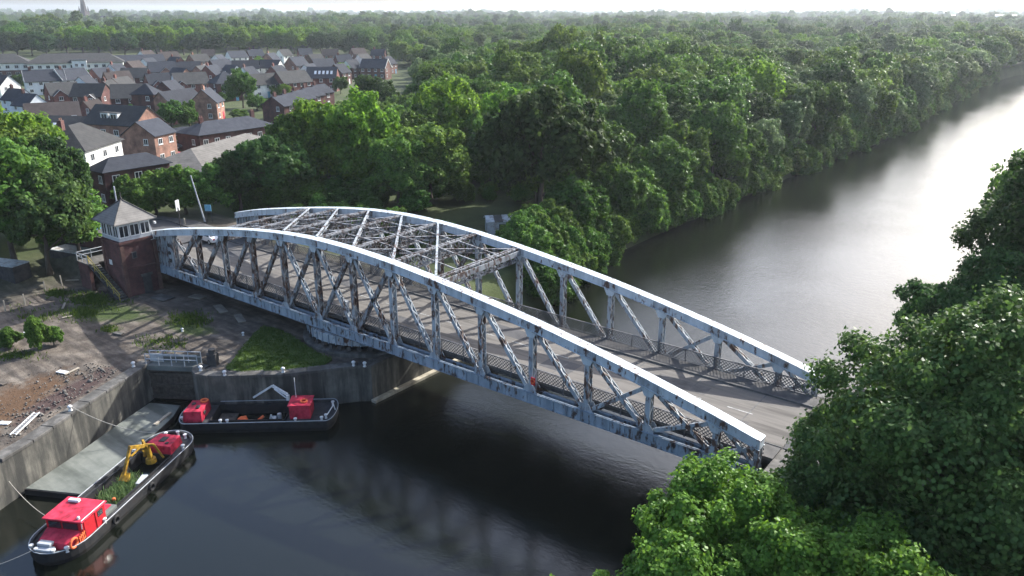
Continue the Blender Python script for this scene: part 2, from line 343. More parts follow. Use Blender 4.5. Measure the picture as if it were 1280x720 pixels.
def ground_mat():
    m, n, l, b = nmat('ground')
    tc = n.new('ShaderNodeTexCoord'); sx = n.new('ShaderNodeSeparateXYZ'); l.new(tc.outputs['Object'], sx.inputs[0])
    big = noise(n, l, .16, 5, .62); mid = noise(n, l, .7, 7, .68); fine = noise(n, l, 5, 6, .7)
    dirt = ramp(n, [(.28, (.040, .034, .029)), (.47, (.074, .063, .054)), (.62, (.115, .102, .089)), (.78, (.168, .153, .136))]); l.new(mid.outputs[0], dirt.inputs[0])
    # wheel tracks: bands parallel to the dock wall
    mp = n.new('ShaderNodeMapping'); mp.inputs['Rotation'].default_value = (0, 0, R(-24)); mp.inputs['Scale'].default_value = (.16, 1.1, 1)
    tr = n.new('ShaderNodeTexNoise'); tr.inputs['Scale'].default_value = 1.0; tr.inputs['Detail'].default_value = 5; l.new(tc.outputs['Object'], mp.inputs[0]); l.new(mp.outputs[0], tr.inputs['Vector'])
    trr = ramp(n, [(.4, (.75, .73, .72)), (.62, (1.55, 1.5, 1.42))]); l.new(tr.outputs[0], trr.inputs[0])
    d1 = mix(n, l, 1.0, dirt.outputs[0], trr.outputs[0], 'MULTIPLY')
    # rusty spoil heap ground
    def blob(cx, cy, rx, ry, rz=0):
        mpp = n.new('ShaderNodeMapping'); mpp.vector_type = 'TEXTURE'; mpp.inputs['Location'].default_value = (cx, cy, 0); mpp.inputs['Rotation'].default_value = (0, 0, R(rz)); mpp.inputs['Scale'].default_value = (rx, ry, 1e6)
        l.new(tc.outputs['Object'], mpp.inputs[0])
        ln = n.new('ShaderNodeVectorMath'); ln.operation = 'LENGTH'; l.new(mpp.outputs[0], ln.inputs[0])
        ad = n.new('ShaderNodeMath'); ad.operation = 'MULTIPLY_ADD'; ad.inputs[1].default_value = 1.6; l.new(mid.outputs[0], ad.inputs[0]); l.new(ln.outputs['Value'], ad.inputs[2])
        r = ramp(n, [(.0, (1, 1, 1)), (.45, (1, 1, 1)), (.62, (0, 0, 0))])
        sc_ = n.new('ShaderNodeMath'); sc_.operation = 'MULTIPLY'; sc_.inputs[1].default_value = .32; l.new(ad.outputs[0], sc_.inputs[0]); l.new(sc_.outputs[0], r.inputs[0]); return r.outputs[0]
    d2 = mix(n, l, blob(9.5, -25.5, 3.2, 8.0, 24), d1, (.088, .050, .027))
    d2 = mix(n, l, blob(11.0, -20.5, 1.6, 6.0, 24), d2, (.060, .038, .034))
    gr = ramp(n, [(.3, (.022, .036, .010)), (.7, (.06, .085, .022))]); l.new(fine.outputs[0], gr.inputs[0])
    d3 = mix(n, l, blob(-5.5, -8.5, 6.0, 2.6, 25), d2, gr.outputs[0])
    d3 = mix(n, l, blob(5.5, -5.5, 3.6, 1.6, 10), d3, gr.outputs[0])
    # woodland floor and gardens beyond the yard
    wd = ramp(n, [(.32, (.020, .026, .010)), (.55, (.05, .065, .022)), (.75, (.085, .095, .04))]); l.new(big.outputs[0], wd.inputs[0])
    wf = mix(n, l, .35, wd.outputs[0], gr.outputs[0])
    a1 = n.new('ShaderNodeMapRange'); a1.inputs[1].default_value = 15.5; a1.inputs[2].default_value = 19; l.new(sx.outputs[1], a1.inputs[0])
    a2 = n.new('ShaderNodeMapRange'); a2.inputs[1].default_value = -17; a2.inputs[2].default_value = -32; l.new(sx.outputs[0], a2.inputs[0])
    a3 = n.new('ShaderNodeMapRange'); a3.inputs[1].default_value = 40; a3.inputs[2].default_value = 50; l.new(sx.outputs[0], a3.inputs[0])
    mx1 = n.new('ShaderNodeMath'); mx1.operation = 'MAXIMUM'; l.new(a1.outputs[0], mx1.inputs[0]); l.new(a2.outputs[0], mx1.inputs[1])
    mx2 = n.new('ShaderNodeMath'); mx2.operation = 'MAXIMUM'; l.new(mx1.outputs[0], mx2.inputs[0]); l.new(a3.outputs[0], mx2.inputs[1])
    l.new(mix(n, l, mx2.outputs[0], d3, wf), b.inputs['Base Color']); b.inputs['Roughness'].default_value = .95
    bm = n.new('ShaderNodeMath'); bm.operation = 'ADD'; l.new(mid.outputs[0], bm.inputs[0]); l.new(fine.outputs[0], bm.inputs[1])
    bump(n, l, bm.outputs[0], b, .8, .12)
ground_mat()
smooth(tag(link('ground', me, 'ground'), kind='structure'))
def water_mat():
    m, n, l, b = nmat('water')
    b.inputs['Base Color'].default_value = (.0045, .006, .004, 1); b.inputs['Roughness'].default_value = .04; b.inputs['IOR'].default_value = 1.33; b.inputs['Specular IOR Level'].default_value = 1.0
    a = noise(n, l, .9, 3, .5, sc3=(1, 1.6, 1)); c = noise(n, l, .22, 3, .5); fine = noise(n, l, 2.3, 6, .68, sc3=(1, 1.8, 1)); patch = noise(n, l, .045, 3, .55)
    pr = ramp(n, [(.38, (.62, .62, .62)), (.62, (1, 1, 1))]); l.new(patch.outputs[0], pr.inputs[0])
    s1 = n.new('ShaderNodeMath'); s1.operation = 'MULTIPLY_ADD'; s1.inputs[1].default_value = 1.2; l.new(fine.outputs[0], s1.inputs[0]); l.new(a.outputs[0], s1.inputs[2])
    s2 = n.new('ShaderNodeMath'); s2.operation = 'MULTIPLY'; l.new(s1.outputs[0], s2.inputs[0]); l.new(pr.outputs[0], s2.inputs[1])
    s3 = n.new('ShaderNodeMath'); s3.operation = 'MULTIPLY_ADD'; s3.inputs[1].default_value = .5; l.new(c.outputs[0], s3.inputs[0]); l.new(s2.outputs[0], s3.inputs[2])
    tc2 = n.new('ShaderNodeTexCoord'); sp2 = n.new('ShaderNodeSeparateXYZ'); l.new(tc2.outputs['Object'], sp2.inputs[0])
    mr2 = n.new('ShaderNodeMapRange'); mr2.inputs[1].default_value = -12; mr2.inputs[2].default_value = 16; mr2.inputs[3].default_value = .11; mr2.inputs[4].default_value = .52; l.new(sp2.outputs[1], mr2.inputs[0])
    mr3 = n.new('ShaderNodeMapRange'); mr3.inputs[1].default_value = 0; mr3.inputs[2].default_value = 30; mr3.inputs[3].default_value = .06; mr3.inputs[4].default_value = .085; l.new(sp2.outputs[1], mr3.inputs[0]); l.new(mr3.outputs[0], b.inputs['Roughness'])
    k_ = n.new('ShaderNodeBump'); k_.inputs['Distance'].default_value = .07; l.new(mr2.outputs[0], k_.inputs['Strength']); l.new(s3.outputs[0], k_.inputs['Height']); l.new(k_.outputs[0], b.inputs['Normal'])
water_mat()
wp = [(p[0]-(1.0 if k > 18 else .3), p[1]) for k, p in enumerate(WATER_L)]+[(p[0]+2.5, p[1]) for p in BANKR[::-1]]
mb = MB(); mb.add([(x, y, ZW) for x, y in wp], [tuple(range(len(wp)))[::-1]])
wo = tag(link('water', mb.mesh('water'), 'water'), kind='structure')
if wo.data.polygons[0].normal.z < 0: wo.data.flip_normals()

def offset_line(pts, d):
    out = []
    for k, p in enumerate(pts):
        a = Vector(pts[max(k-1, 0)]); b = Vector(pts[min(k+1, len(pts)-1)]); t = (b-a).normalized(); out.append((p[0]-t.y*d, p[1]+t.x*d))
    return out
def wall_band(name, pts, width, z0, z1, m, root, sub=None):      # band on the left-hand side of pts
    o = offset_line(pts, width); mb = MB(); n = len(pts)
    vs = [(x, y, z) for z in (z0, z1) for line in (pts, o) for x, y in line]
    idx = lambda z, li, k: z*2*n+li*n+k
    fs = []
    for k in range(n-1):
        fs += [(idx(1, 0, k), idx(1, 0, k+1), idx(1, 1, k+1), idx(1, 1, k)), (idx(0, 0, k), idx(0, 0, k+1), idx(1, 0, k+1), idx(1, 0, k)), (idx(0, 1, k+1), idx(0, 1, k), idx(1, 1, k), idx(1, 1, k+1))]
    fs += [(idx(0, 0, 0), idx(1, 0, 0), idx(1, 1, 0), idx(0, 1, 0)), (idx(0, 0, n-1), idx(0, 1, n-1), idx(1, 1, n-1), idx(1, 0, n-1))]
    mb.add(vs, fs); return pw(name, mb, m, root)
def dens(pts, step):
    out = [pts[0]]
    for a, b in zip(pts, pts[1:]):
        n = max(1, round(math.dist(a, b)/step))
        out += [(a[0]+(b[0]-a[0])*k/n, a[1]+(b[1]-a[1])*k/n) for k in range(1, n+1)]
    return out
r0 = empty('quay_wall', (15.3, -22.3, YARD), label='long stained concrete quay wall beside the flat grey pontoon', cat='wall')
wall_band('wall_face', LW, 1.3, -9, -3.16, 'quay', r0)
lwd = dens(LW[1:], 2.4)
for a, b in zip(lwd, lwd[1:]):
    a2 = (a[0]+(b[0]-a[0])*.01, a[1]+(b[1]-a[1])*.01); b2 = (b[0]-(b[0]-a[0])*.01, b[1]-(b[1]-a[1])*.01)
    bevel(wall_band('coping_stone', [(a2[0]+.07, a2[1]+.03), (b2[0]+.07, b2[1]+.03)], 1.15, -3.155, -2.90+random.uniform(-.02, .02), 'coping', r0), .04)
r0 = empty('pier_wall', (22, -8, YARD), label='dark concrete pier wall under the bridge with grass on top', cat='wall')
wall_band('wall_face', PIER, 1.3, -9, -3.16, 'quay', r0)
pd = dens(PIER, 2.2)
for a, b in zip(pd, pd[1:]):
    t = Vector((b[0]-a[0], b[1]-a[1])).normalized(); nn = (t.y*.07, -t.x*.07)
    bevel(wall_band('coping_stone', [(a[0]+nn[0]+t.x*.015, a[1]+nn[1]+t.y*.015), (b[0]+nn[0]-t.x*.015, b[1]+nn[1]-t.y*.015)], 1.1, -3.155, -2.90+random.uniform(-.015, .015), 'coping', r0), .04)
mb = MB(); mb.prism([(28.20, -.7), (28.75, -.7), (28.9, 9), (28.75, 17.5), (28.15, 17.5)], -7.2, ZW+.28); pw('ledge', mb, 'pale_ledge', r0)
mb = MB(); mb.b2(25.6, 27.15, -1.62, -1.5, -4.6, -3.7)
# right abutment
r0 = empty('abutment_wall', (66, 6, -6), label='concrete abutment under the tree side end of the bridge', cat='wall')
mb = MB(); mb.prism([(64.6, -3), (70, -3), (70, 15.5), (64.6, 15.5)], -9, -1.25); pw('bearing_wall', mb, 'quay', r0)
mb = MB(); mb.prism([(66.1, -3), (70, -3), (70, 15.5), (66.1, 15.5)], -1.25, .45); pw('back_wall', mb, 'coping', r0)
# left abutment: retaining wall between road and yard
r0 = empty('retaining_wall', (-13, 6, YARD), label='brick retaining wall under the road behind the control tower', cat='wall')
mb = MB(); mb.b2(-13.3, -12.85, -.8, 13.9, -3.4, .50); pw('end_wall', mb, 'brick_dark', r0)
mb = MB(); mb.b2(-34, -13.3, -1.1, -.75, -3.2, 1.25); pw('roadside_wall', mb, 'brick_dark', r0)
mb = MB(); mb.b2(-34, -13.25, -1.18, -.68, 1.25, 1.36); pw('wall_cap', mb, 'coping', r0)

# approach roads
mb = MB(); mb.prism([(-10.42, 2.6), (-10.42, 9.6), (-26, 10.6), (-36, 7.2), (-60, 0), (-88, -7), (-88, -14), (-60, -7), (-34, .6), (-24, 2.3)], .38, .50); tag(link('road', mb.mesh('road'), 'road_asphalt'), kind='structure')
mb = MB(); mb.prism([(-10.42, 9.62), (-10.42, 11.9), (-22, 12.9), (-36.5, 9.4), (-60, 2.2), (-60, .02), (-36, 7.22), (-26, 10.62)], .3, .62); tag(link('pavement', mb.mesh('pavement'), 'footway'), kind='structure')
mb = MB(); mb.prism([(-10.42, 2.58), (-24, 2.28), (-33.5, .6), (-33.5, -.6), (-12.8, -.6), (-10.42, .3)], .3, .62); tag(link('pavement', mb.mesh('pavement'), 'footway'), kind='structure')
mb = MB(); mb.prism([(66.15, 2.6), (66.15, 9.6), (140, 12), (140, 5)], .30, .50); tag(link('road', mb.mesh('road'), 'road_asphalt'), kind='structure')

# ------------------------------------------------------------------ swing bridge
PN = 5.2; WB = 12.05
HN = {-2: 3.05, -1: 4.2, 0: 5.12, 1: 5.95, 2: 6.7, 3: 7.25, 4: 7.55, 5: 7.5, 6: 7.2, 7: 6.7, 8: 6.05, 9: 5.35, 10: 4.45, 11: 3.45, 12: 2.3, 12.6: 1.5}
IDX = list(HN)
B = empty('swing_bridge', (21.5, 6, YARD), label='old riveted swing bridge with bowed trusses and peeling pale blue paint', cat='bridge')
CD, CW = .72, .82
def top(i): return HN[i]
for Y0 in (0.0, WB):
    s = -1 if Y0 == 0 else 1
    # top chord: straight boxes mitred at the nodes, extra nodes at the curved tail
    xs_ = []; 
    for a, b in zip(IDX, IDX[1:]):
        for t in (0, .5): xs_.append(a+(b-a)*t)
    xs_.append(IDX[-1]); hh = []
    ki = np.array(IDX, float); kh = np.array([HN[i] for i in IDX])
    cf = np.polyfit(ki, kh, 7)
    for x in xs_: hh.append(np.interp(x, ki, kh)*.5+np.polyval(cf, x)*.5)
    mb = MB(); n = len(xs_); vs = []
    for x, h in zip(xs_, hh):
        vs += [(x*PN, Y0-CW/2, h), (x*PN, Y0+CW/2, h), (x*PN, Y0+CW/2, h+CD), (x*PN, Y0-CW/2, h+CD)]
    fs = [(k*4+j, k*4+(j+1) % 4, k*4+4+(j+1) % 4, k*4+4+j) for k in range(n-1) for j in range(4)]+[(0, 3, 2, 1), (n*4-4, n*4-3, n*4-2, n*4-1)]
    mb.add(vs, fs); ch = pw('top_chord', mb, 'chord_paint', B)
    # cover plate and flange angles
    mb = MB()
    for k in range(n-1):
        mb.beam((xs_[k]*PN, Y0, hh[k]+CD+.016), (xs_[k+1]*PN+.05, Y0, hh[k+1]+CD+.016), CW+.14, .03)
        for sy in (-1, 1): mb.beam((xs_[k]*PN, Y0+sy*(CW/2+.05), hh[k]+.03), (xs_[k+1]*PN+.03, Y0+sy*(CW/2+.05), hh[k+1]+.03), .10, .04)
    pw('cover_plate', mb, 'chord_paint', ch, B)
    for i in range(0, 13):
        for sy in (-1, 1):
            g = MB(); k0 = i-.16 if i > 0 else 0; k1 = i+.16
            for ka, kb in ((k0, i), (i, k1)):
                if kb-ka < .01: continue
                ha, hb = np.interp(ka, xs_, hh), np.interp(kb, xs_, hh); ya = Y0+sy*(CW/2+.012)
                g.add([(ka*PN, ya-.012, ha+.09), (kb*PN, ya-.012, hb+.09), (kb*PN, ya-.012, hb+CD-.08), (ka*PN, ya-.012, ha+CD-.08), (ka*PN, ya+.012, ha+.09), (kb*PN, ya+.012, hb+.09), (kb*PN, ya+.012, hb+CD-.08), (ka*PN, ya+.012, ha+CD-.08)], [(0, 1, 2, 3), (7, 6, 5, 4), (0, 4, 5, 1), (1, 5, 6, 2), (2, 6, 7, 3), (3, 7, 4, 0)])
            pw('splice_plate', g, 'truss_paint', ch, B)
    # bottom chord: two webs with flanges
    mb = MB(); x0, x1 = -2*PN, 12.6*PN
    for sy in (-1, 1): mb.b2(x0, x1, Y0+sy*.36-.03, Y0+sy*.36+.03, -.92, -.03)
    bc = pw('bottom_chord', mb, 'low_chord', B)
    mb = MB(); mb.b2(x0, x1, Y0-.48, Y0-.2, -.03, .0); mb.b2(x0, x1, Y0+.2, Y0+.48, -.03, .0); mb.b2(x0, x1, Y0-.48, Y0+.48, -.955, -.92); pw('flange', mb, 'low_chord', bc, B)
    for k in range(0, 59):
        mb = MB(); xx = x0+.6+k*1.28; mb.b2(xx-.05, xx+.05, Y0+s*.393-(.065 if s < 0 else 0), Y0+s*.393+(.065 if s > 0 else 0), -.915, -.035); pw('stiffener', mb, 'low_chord', bc, B)
    def laced(p0, p1, wx, wy, name, m, solid=False):
        p0 = Vector(p0); p1 = Vector(p1); d = (p1-p0); L = d.length; d.normalize(); yv = Vector((0, 1, 0)); xv = yv.cross(d).normalized()
        mb = MB()
        for sy in (-1, 1): mb.beam(p0+yv*sy*wy/2, p1+yv*sy*wy/2, wx, .05, up=yv)
        nseg = max(3, int(L/.62))
        for sx in (-1, 1):
            for k in range(nseg):
                a = p0+d*(L*k/nseg); b = p0+d*(L*(k+1)/nseg); sg = 1 if (k % 2) else -1
                mb.beam(a+xv*sx*wx*.42+yv*sg*wy*.46, b+xv*sx*wx*.42-yv*sg*wy*.46, .09, .02, up=xv)
        if solid: mb.beam(p0, p1, .05, wy-.04, up=yv)
        return pw(name, mb, m, B)
    for i in range(0, 13):
        laced((i*PN, Y0, -.2), (i*PN, Y0, HN[i]+.06), .40, .52, 'vertical_post', 'truss_worn' if i < 6 else 'truss_paint', solid=True)
    def diag(i0, top0, i1, top1, m='truss_paint', wx=.34, name='diagonal', y=.34):
        x0_ = i0*PN+(.28 if i1 > i0 else -.28)*1.0; x1_ = i1*PN-(.28 if i1 > i0 else -.28)
        laced((x0_, Y0, HN[i0]-.05 if top0 else .05), (x1_, Y0, HN[i1]-.05 if top1 else .05), wx, y, name, m)
    for i in range(3, 12): diag(i, True, i+1, False)
    for i in range(-1, 6): diag(i, False, i+1, True, 'truss_worn')
    diag(-1, True, 0, False, 'truss_worn', .28)
    for i in (10, 11): diag(i, False, i+1, True, wx=.3, name='counter_brace', y=.2)
    laced((12*PN+.3, Y0, HN[12]-.05), (12.6*PN-.25, Y0, .1), .28, .3, 'diagonal', 'truss_paint')
    laced((12*PN+.25, Y0, .1), (12.6*PN-.25, Y0, HN[12.6]-.1), .26, .2, 'counter_brace', 'truss_paint')
    # gusset plates
    for i in range(0, 13):
        for sy in (-1, 1):
            g = MB(); yy = Y0+sy*.325
            wv_ = .62; hv = .62
            g.add([(i*PN-wv_, yy-.012, HN[i]+.02), (i*PN+wv_, yy-.012, HN[i]+.02), (i*PN+.30, yy-.012, HN[i]-hv), (i*PN-.30, yy-.012, HN[i]-hv),
                   (i*PN-wv_, yy+.012, HN[i]+.02), (i*PN+wv_, yy+.012, HN[i]+.02), (i*PN+.30, yy+.012, HN[i]-hv), (i*PN-.30, yy+.012, HN[i]-hv)],
                  [(0, 1, 2, 3), (7, 6, 5, 4), (0, 4, 5, 1), (1, 5, 6, 2), (2, 6, 7, 3), (3, 7, 4, 0)])
            pw('gusset_plate', g, 'chord_paint' if i > 2 else 'truss_paint', B)
            g = MB(); g.prism([(0, 0), (1, 0), (1, 1), (0, 1)], 0, 1); g = MB()
            yb = Y0+sy*.335
            g.add([(i*PN-.75, yb-.012, -.02), (i*PN+.75, yb-.012, -.02), (i*PN+.32, yb-.012, .62), (i*PN-.32, yb-.012, .62),
                   (i*PN-.75, yb+.012, -.02), (i*PN+.75, yb+.012, -.02), (i*PN+.32, yb+.012, .62), (i*PN-.32, yb+.012, .62)],
                  [(3, 2, 1, 0), (4, 5, 6, 7), (1, 5, 4, 0), (2, 6, 5, 1), (3, 7, 6, 2), (0, 4, 7, 3)])
            pw('gusset_plate', g, 'truss_paint', B)
    # plated tail
    h0, h1 = HN[-2], HN[-1]; xe0, xe1 = -2*PN+.02, -1*PN-1.6; ht = h0+(h1-h0)*(xe1-xe0)/PN
    mb = MB(); mb.add([(x, y, z) for y in (Y0-.03, Y0+.03) for x, z in ((xe0, -.02), (xe1, -.02), (xe1, ht+.05), (xe0, h0+.05))], [(0, 1, 2, 3), (7, 6, 5, 4), (0, 4, 5, 1), (1, 5, 6, 2), (2, 6, 7, 3), (3, 7, 4, 0)])
    pt = pw('tail_plate', mb, 'truss_paint', B)
    for k in range(6):
        xx = xe0+.15+k*(xe1-xe0-.3)/5; hz = h0+(h1-h0)*(xx-xe0)/PN
        m2 = MB()
        for sy in (-1, 1): m2.b2(xx-.10, xx+.10, Y0+sy*.035 if sy > 0 else Y0-.30, Y0+.30 if sy > 0 else Y0-.035, -.01, hz+.03)
        pw('tail_stiffener', m2, 'truss_paint', pt, B)
    for k in range(3):
        m2 = MB(); m2.ring((xe1+.55, Y0+s*.2, .9+k*.95), .2, .05, 'Y', 12, 5); m2.tube([(xe1+.55, Y0+s*.16, .9+k*.95), (xe1+.55, Y0+s*.2, .9+k*.95)], .2, 12); pw('porthole', m2, 'dark_steel', pt, B)
    m2 = MB(); m2.b2(xe1+.02, xe1+1.15, Y0-.14, Y0+.14, -.01, ht+.2); pw('tail_web', m2, 'truss_paint', pt, B)
    laced((-PN, Y0, -.1), (-PN, Y0, HN[-1]+.05), .36, .5, 'vertical_post', 'truss_worn', True)
    laced((12.6*PN-.2, Y0, -.1), (12.6*PN-.2, Y0, HN[12.6]+.05), .36, .6, 'end_post', 'truss_paint', True)
# sway frames and top lateral bracing
for i in range(1, 8):
    zt = HN[i]+CD-.08; zb = HN[i]-.62; mb = MB()
    for sx in (-.2, .2):
        mb.beam((i*PN+sx, CW/2, zt), (i*PN+sx, WB-CW/2, zt), .13, .13); mb.beam((i*PN+sx, CW/2, zb), (i*PN+sx, WB-CW/2, zb), .12, .12)
    fr = pw('sway_frame', mb, 'bracing', B); mb = MB(); nn = 13; y0, y1 = CW/2, WB-CW/2
    for k in range(nn):
        a = y0+(y1-y0)*k/nn; b = y0+(y1-y0)*(k+1)/nn
        for sx in (-.2, .2):
            mb.beam((i*PN+sx, a, zb), (i*PN+sx, b, zt), .11, .03, up=(1, 0, 0)); mb.beam((i*PN+sx, a, zt), (i*PN+sx, b, zb), .11, .03, up=(1, 0, 0))
        sg = 1 if k % 2 else -1
        mb.beam((i*PN-.2*sg, a, zt), (i*PN+.2*sg, b, zt), .07, .02); mb.beam((i*PN-.2*sg, a, zb), (i*PN+.2*sg, b, zb), .07, .02)
    pw('lacing', mb, 'bracing', fr, B)
def lat_girder(p0, p1, dep, m, name):
    mb = MB(); p0 = Vector(p0); p1 = Vector(p1); n_ = 12; dz = Vector((0, 0, dep))
    mb.beam(p0, p1, .20, .07); mb.beam(p0-dz, p1-dz, .13, .07); g = pw(name, mb, m, B); mb = MB()
    for k in range(n_):
        a = p0.lerp(p1, k/n_); b = p0.lerp(p1, (k+1)/n_)
        sd_ = (p1-p0).cross(Vector((0, 0, 1))).normalized()
        mb.beam(a-(dz if k % 2 else dz*0), b-(dz*0 if k % 2 else dz), .08, .025, up=sd_)
        mb.beam(a-(dz*0 if k % 2 else dz), b-(dz if k % 2 else dz*0), .08, .025, up=sd_)
    pw('lacing', mb, 'bracing', g, B)
for i in range(3, 8): lat_girder((i*PN-.2, CW/2, HN[i]+CD+.05), ((i-2)*PN+.2, WB-CW/2, HN[i-2]+CD+.05), .42, 'truss_paint', 'lateral_brace')
for i in range(1, 6): lat_girder((i*PN+.2, CW/2, HN[i]+CD-.20), ((i+2)*PN-.2, WB-CW/2, HN[i+2]+CD-.20), .42, 'bracing', 'lateral_brace')
for i in range(1, 7):
    for yy in (3.2, 6.02, 8.85):
        mb = MB(); mb.beam((i*PN+.28, yy, HN[i]+CD-.12), ((i+1)*PN-.28, yy, HN[i+1]+CD-.12), .13, .10); pw('longitudinal_tie', mb, 'bracing', B)
for i in (7,):
    mb = MB(); mb.beam((i*PN+.45, CW/2, HN[i]+.25), (i*PN+.45, WB-CW/2, HN[i]+.25), .10, .5); pw('portal_plate', mb, 'truss_worn', B)
# deck
xa, xb = -2*PN, 12.6*PN+.6
mb = MB(); mb.b2(xa, xb, .62, 11.45, .12, .40); dk = pw('deck_slab', mb, 'dark_steel', B)
mb = MB(); mb.b2(xa, xb, 2.5, 9.62, .404, .50); pw('road_surface', mb, 'asphalt', dk, B)
mb = MB(); mb.b2(xa, xb, .66, 2.38, .404, .60); pw('footway', mb, 'footway', dk, B)
mb = MB(); mb.b2(xa, xb, 9.74, 11.42, .404, .60); pw('footway', mb, 'footway', dk, B)
for a, b in ((2.38, 2.5), (9.62, 9.74)):
    mb = MB(); mb.b2(xa, xb, a+.002, b-.002, .404, .64); pw('kerb', mb, 'kerb', dk, B)
x = -9.
while x < 64:
    mb = MB(); mb.b2(x, x+2.0, 5.95, 6.06, .504, .508); pw('lane_mark', mb, 'line_paint', dk, B); x += 4.1
for i in range(-1, 13):
    mb = MB(); mb.b2(i*PN-.05, i*PN+.05, 2.52, 9.6, .5005, .504); pw('deck_joint', mb, 'kerb', dk, B)
for (x, y, lx, ly) in ((4, 4.2, 3.5, 1.4), (13, 7.8, 5, 1.6), (27.5, 3.7, 4, 1.2), (36.5, 7.6, 6.5, 1.8), (45, 4.4, 3, 2.2), (54, 7.4, 4.5, 1.5), (-5, 7.2, 4, 1.8), (58, 3.9, 5, 1.5)):
    mb = MB(); mb.b2(x, x+lx, y-ly/2, y+ly/2, .5005, .5035); pw('road_patch', mb, 'road_asphalt' if x % 2 else 'footway', dk, B)
for i in range(-2, 13):
    mb = MB(); mb.b2(i*PN-.22, i*PN+.22, .42, WB-.42, -.75, .115); pw('cross_girder', mb, 'dark_steel', B)
for yy in (2.2, 4.1, 6.0, 7.9, 9.8):
    mb = MB(); mb.b2(xa+.3, xb-.4, yy-.12, yy+.12, -.35, .116); pw('stringer', mb, 'dark_steel', B)
for Y0, s in ((.56, 1), (11.5, -1)):
    for a, b in zip(IDX, IDX[1:]):
        x0, x1 = a*PN, b*PN; mb = MB(); lat = MB()
        z0, z1 = .62, 1.68
        mb.b2(x0, x1, Y0-.05, Y0+.05, z1-.06, z1); mb.b2(x0, x1, Y0-.03, Y0+.03, z0, z0+.06); 
        mb.b2(x0+.02, x0+.10, Y0-.05, Y0+.05, .1, z1-.061); mb.b2((x0+x1)/2-.04, (x0+x1)/2+.04, Y0-.05, Y0+.05, .1, z1-.061)
        pr = pw('parapet_rail', mb, 'parapet', B); hgt = z1-z0-.12; k = x0-hgt
        while k < x1:
            for dr in (1, -1):
                p, q_ = (k, z0+.06), (k+hgt, z1-.06)
                if dr < 0: p, q_ = (k, z1-.06), (k+hgt, z0+.06)
                def clip(p, q_):
                    dx = q_[0]-p[0]; t0 = max(0, (x0+.1-p[0])/dx); t1 = min(1, (x1-p[0])/dx)
                    if t1-t0 < .05: return None
                    return (p[0]+dx*t0, p[1]+(q_[1]-p[1])*t0), (p[0]+dx*t1, p[1]+(q_[1]-p[1])*t1)
                c = clip(p, q_)
                if c: lat.beam((c[0][0], Y0+dr*.008, c[0][1]), (c[1][0], Y0+dr*.008, c[1][1]), .06, .014, up=(0, 1, 0))
            k += .30
        pw('lattice', lat, 'parapet', pr, B)
# drum and track ring under the bridge
mb = MB(); mb.lathe([(6.3, 0), (6.6, .05), (6.6, .95), (6.3, 1.0)], (21.5, 6, -2.15), 48); dr = pw('pivot_drum', mb, 'truss_paint', B)
for k in range(48):
    a = 2*math.pi*k/48; m2 = MB(); m2.box((21.5+6.66*math.cos(a), 6+6.66*math.sin(a), -1.66), (.14, .10, .9), rz=a); pw('drum_rib', m2, 'low_chord', dr, B)
for k in range(40):
    mb = MB(); a = 2*math.pi*k/40; mb.tube([(21.5+6.15*math.cos(a), 6+6.15*math.sin(a), -2.42), (21.5+6.65*math.cos(a), 6+6.65*math.sin(a), -2.42)], .24, 10); pw('roller', mb, 'dark_steel', B)
mb = MB(); mb.b2(16.6, 26.4, -.3, 12.3, -1.13, -.96); pw('pivot_frame', mb, 'dark_steel', B)
r0 = empty('pivot_plinth', (21.5, 6, YARD), label='low round stone plinth carrying the rollers of the swing bridge', cat='plinth')
mb = MB(); mb.lathe([(7.15, -.3), (7.15, .3), (6.95, .34), (5.6, .34), (5.6, -.3)], (21.5, 6, YARD), 48); pw('stone_ring', mb, 'coping', r0)
mb = MB(); mb.b2(22.6, 23.15, 1.25, 1.7, .602, 1.9); bevel(tag(link('equipment_cabinet', mb.mesh('equipment_cabinet', (22.9, 1.5, .6)), 'grey_paint', loc=(22.9, 1.5, .6)), 'small grey equipment cabinet on the bridge footway', 'cabinet'), .03)
r0 = empty('life_ring', (47.15, -.42, .9), label='red life ring board hung on a bridge post', cat='life ring')
mb = MB(); mb.b2(46.95, 47.35, -.46, -.42, .75, 1.4); pw('board', mb, 'red_bright', r0)
mb = MB(); mb.ring((47.15, -.49, 1.1), .17, .05, 'Y'); pw('ring', mb, 'orange', r0)

# ------------------------------------------------------------------ control tower and stairs
tx0, tx1, ty0, ty1 = -12.7, -8.6, -4.7, -.75
T = empty('control_tower', ((tx0+tx1)/2, (ty0+ty1)/2, YARD), label='square red brick control tower with grey hipped roof beside the bridge', cat='tower')
mb = MB(); mb.b2(tx0, tx1, ty0, ty1, -3.4, 3.75); wl = pw('wall', mb, 'brick_tower', T)
for (x, y) in ((tx0, ty0), (tx1, ty0), (tx1, ty1)):
    m2 = MB(); m2.b2(x-.32, x+.12 if x == tx0 else x+.12, y-.12, y+.32, -3.4, 3.2); pw('corner_pier', m2, 'brick_brown', wl, T)
m2 = MB(); m2.b2(tx0-.14, tx1+.14, ty0-.14, ty1+.14, 3.42, 3.68); pw('string_course', m2, 'brick_dark', wl, T)
m2 = MB(); m2.b2(tx0-.09, tx1+.09, ty0-.09, ty1+.09, .15, .42); pw('string_course', m2, 'brick_dark', wl, T)
mb = MB(); mb.b2(tx1+.02, tx1+.06, ty0+1.15, ty0+1.75, 1.5, 2.3); wf = pw('window', mb, 'coping', T)
m2 = MB(); m2.b2(tx1+.061, tx1+.08, ty0+1.27, ty0+1.63, 1.6, 2.2); pw('pane', m2, 'glass', wf, T)
mb = MB(); mb.b2(tx1+.01, tx1+.06, ty0+2.0, ty0+3.0, -3.1, -.9); pw('door', mb, 'dark_steel', T)
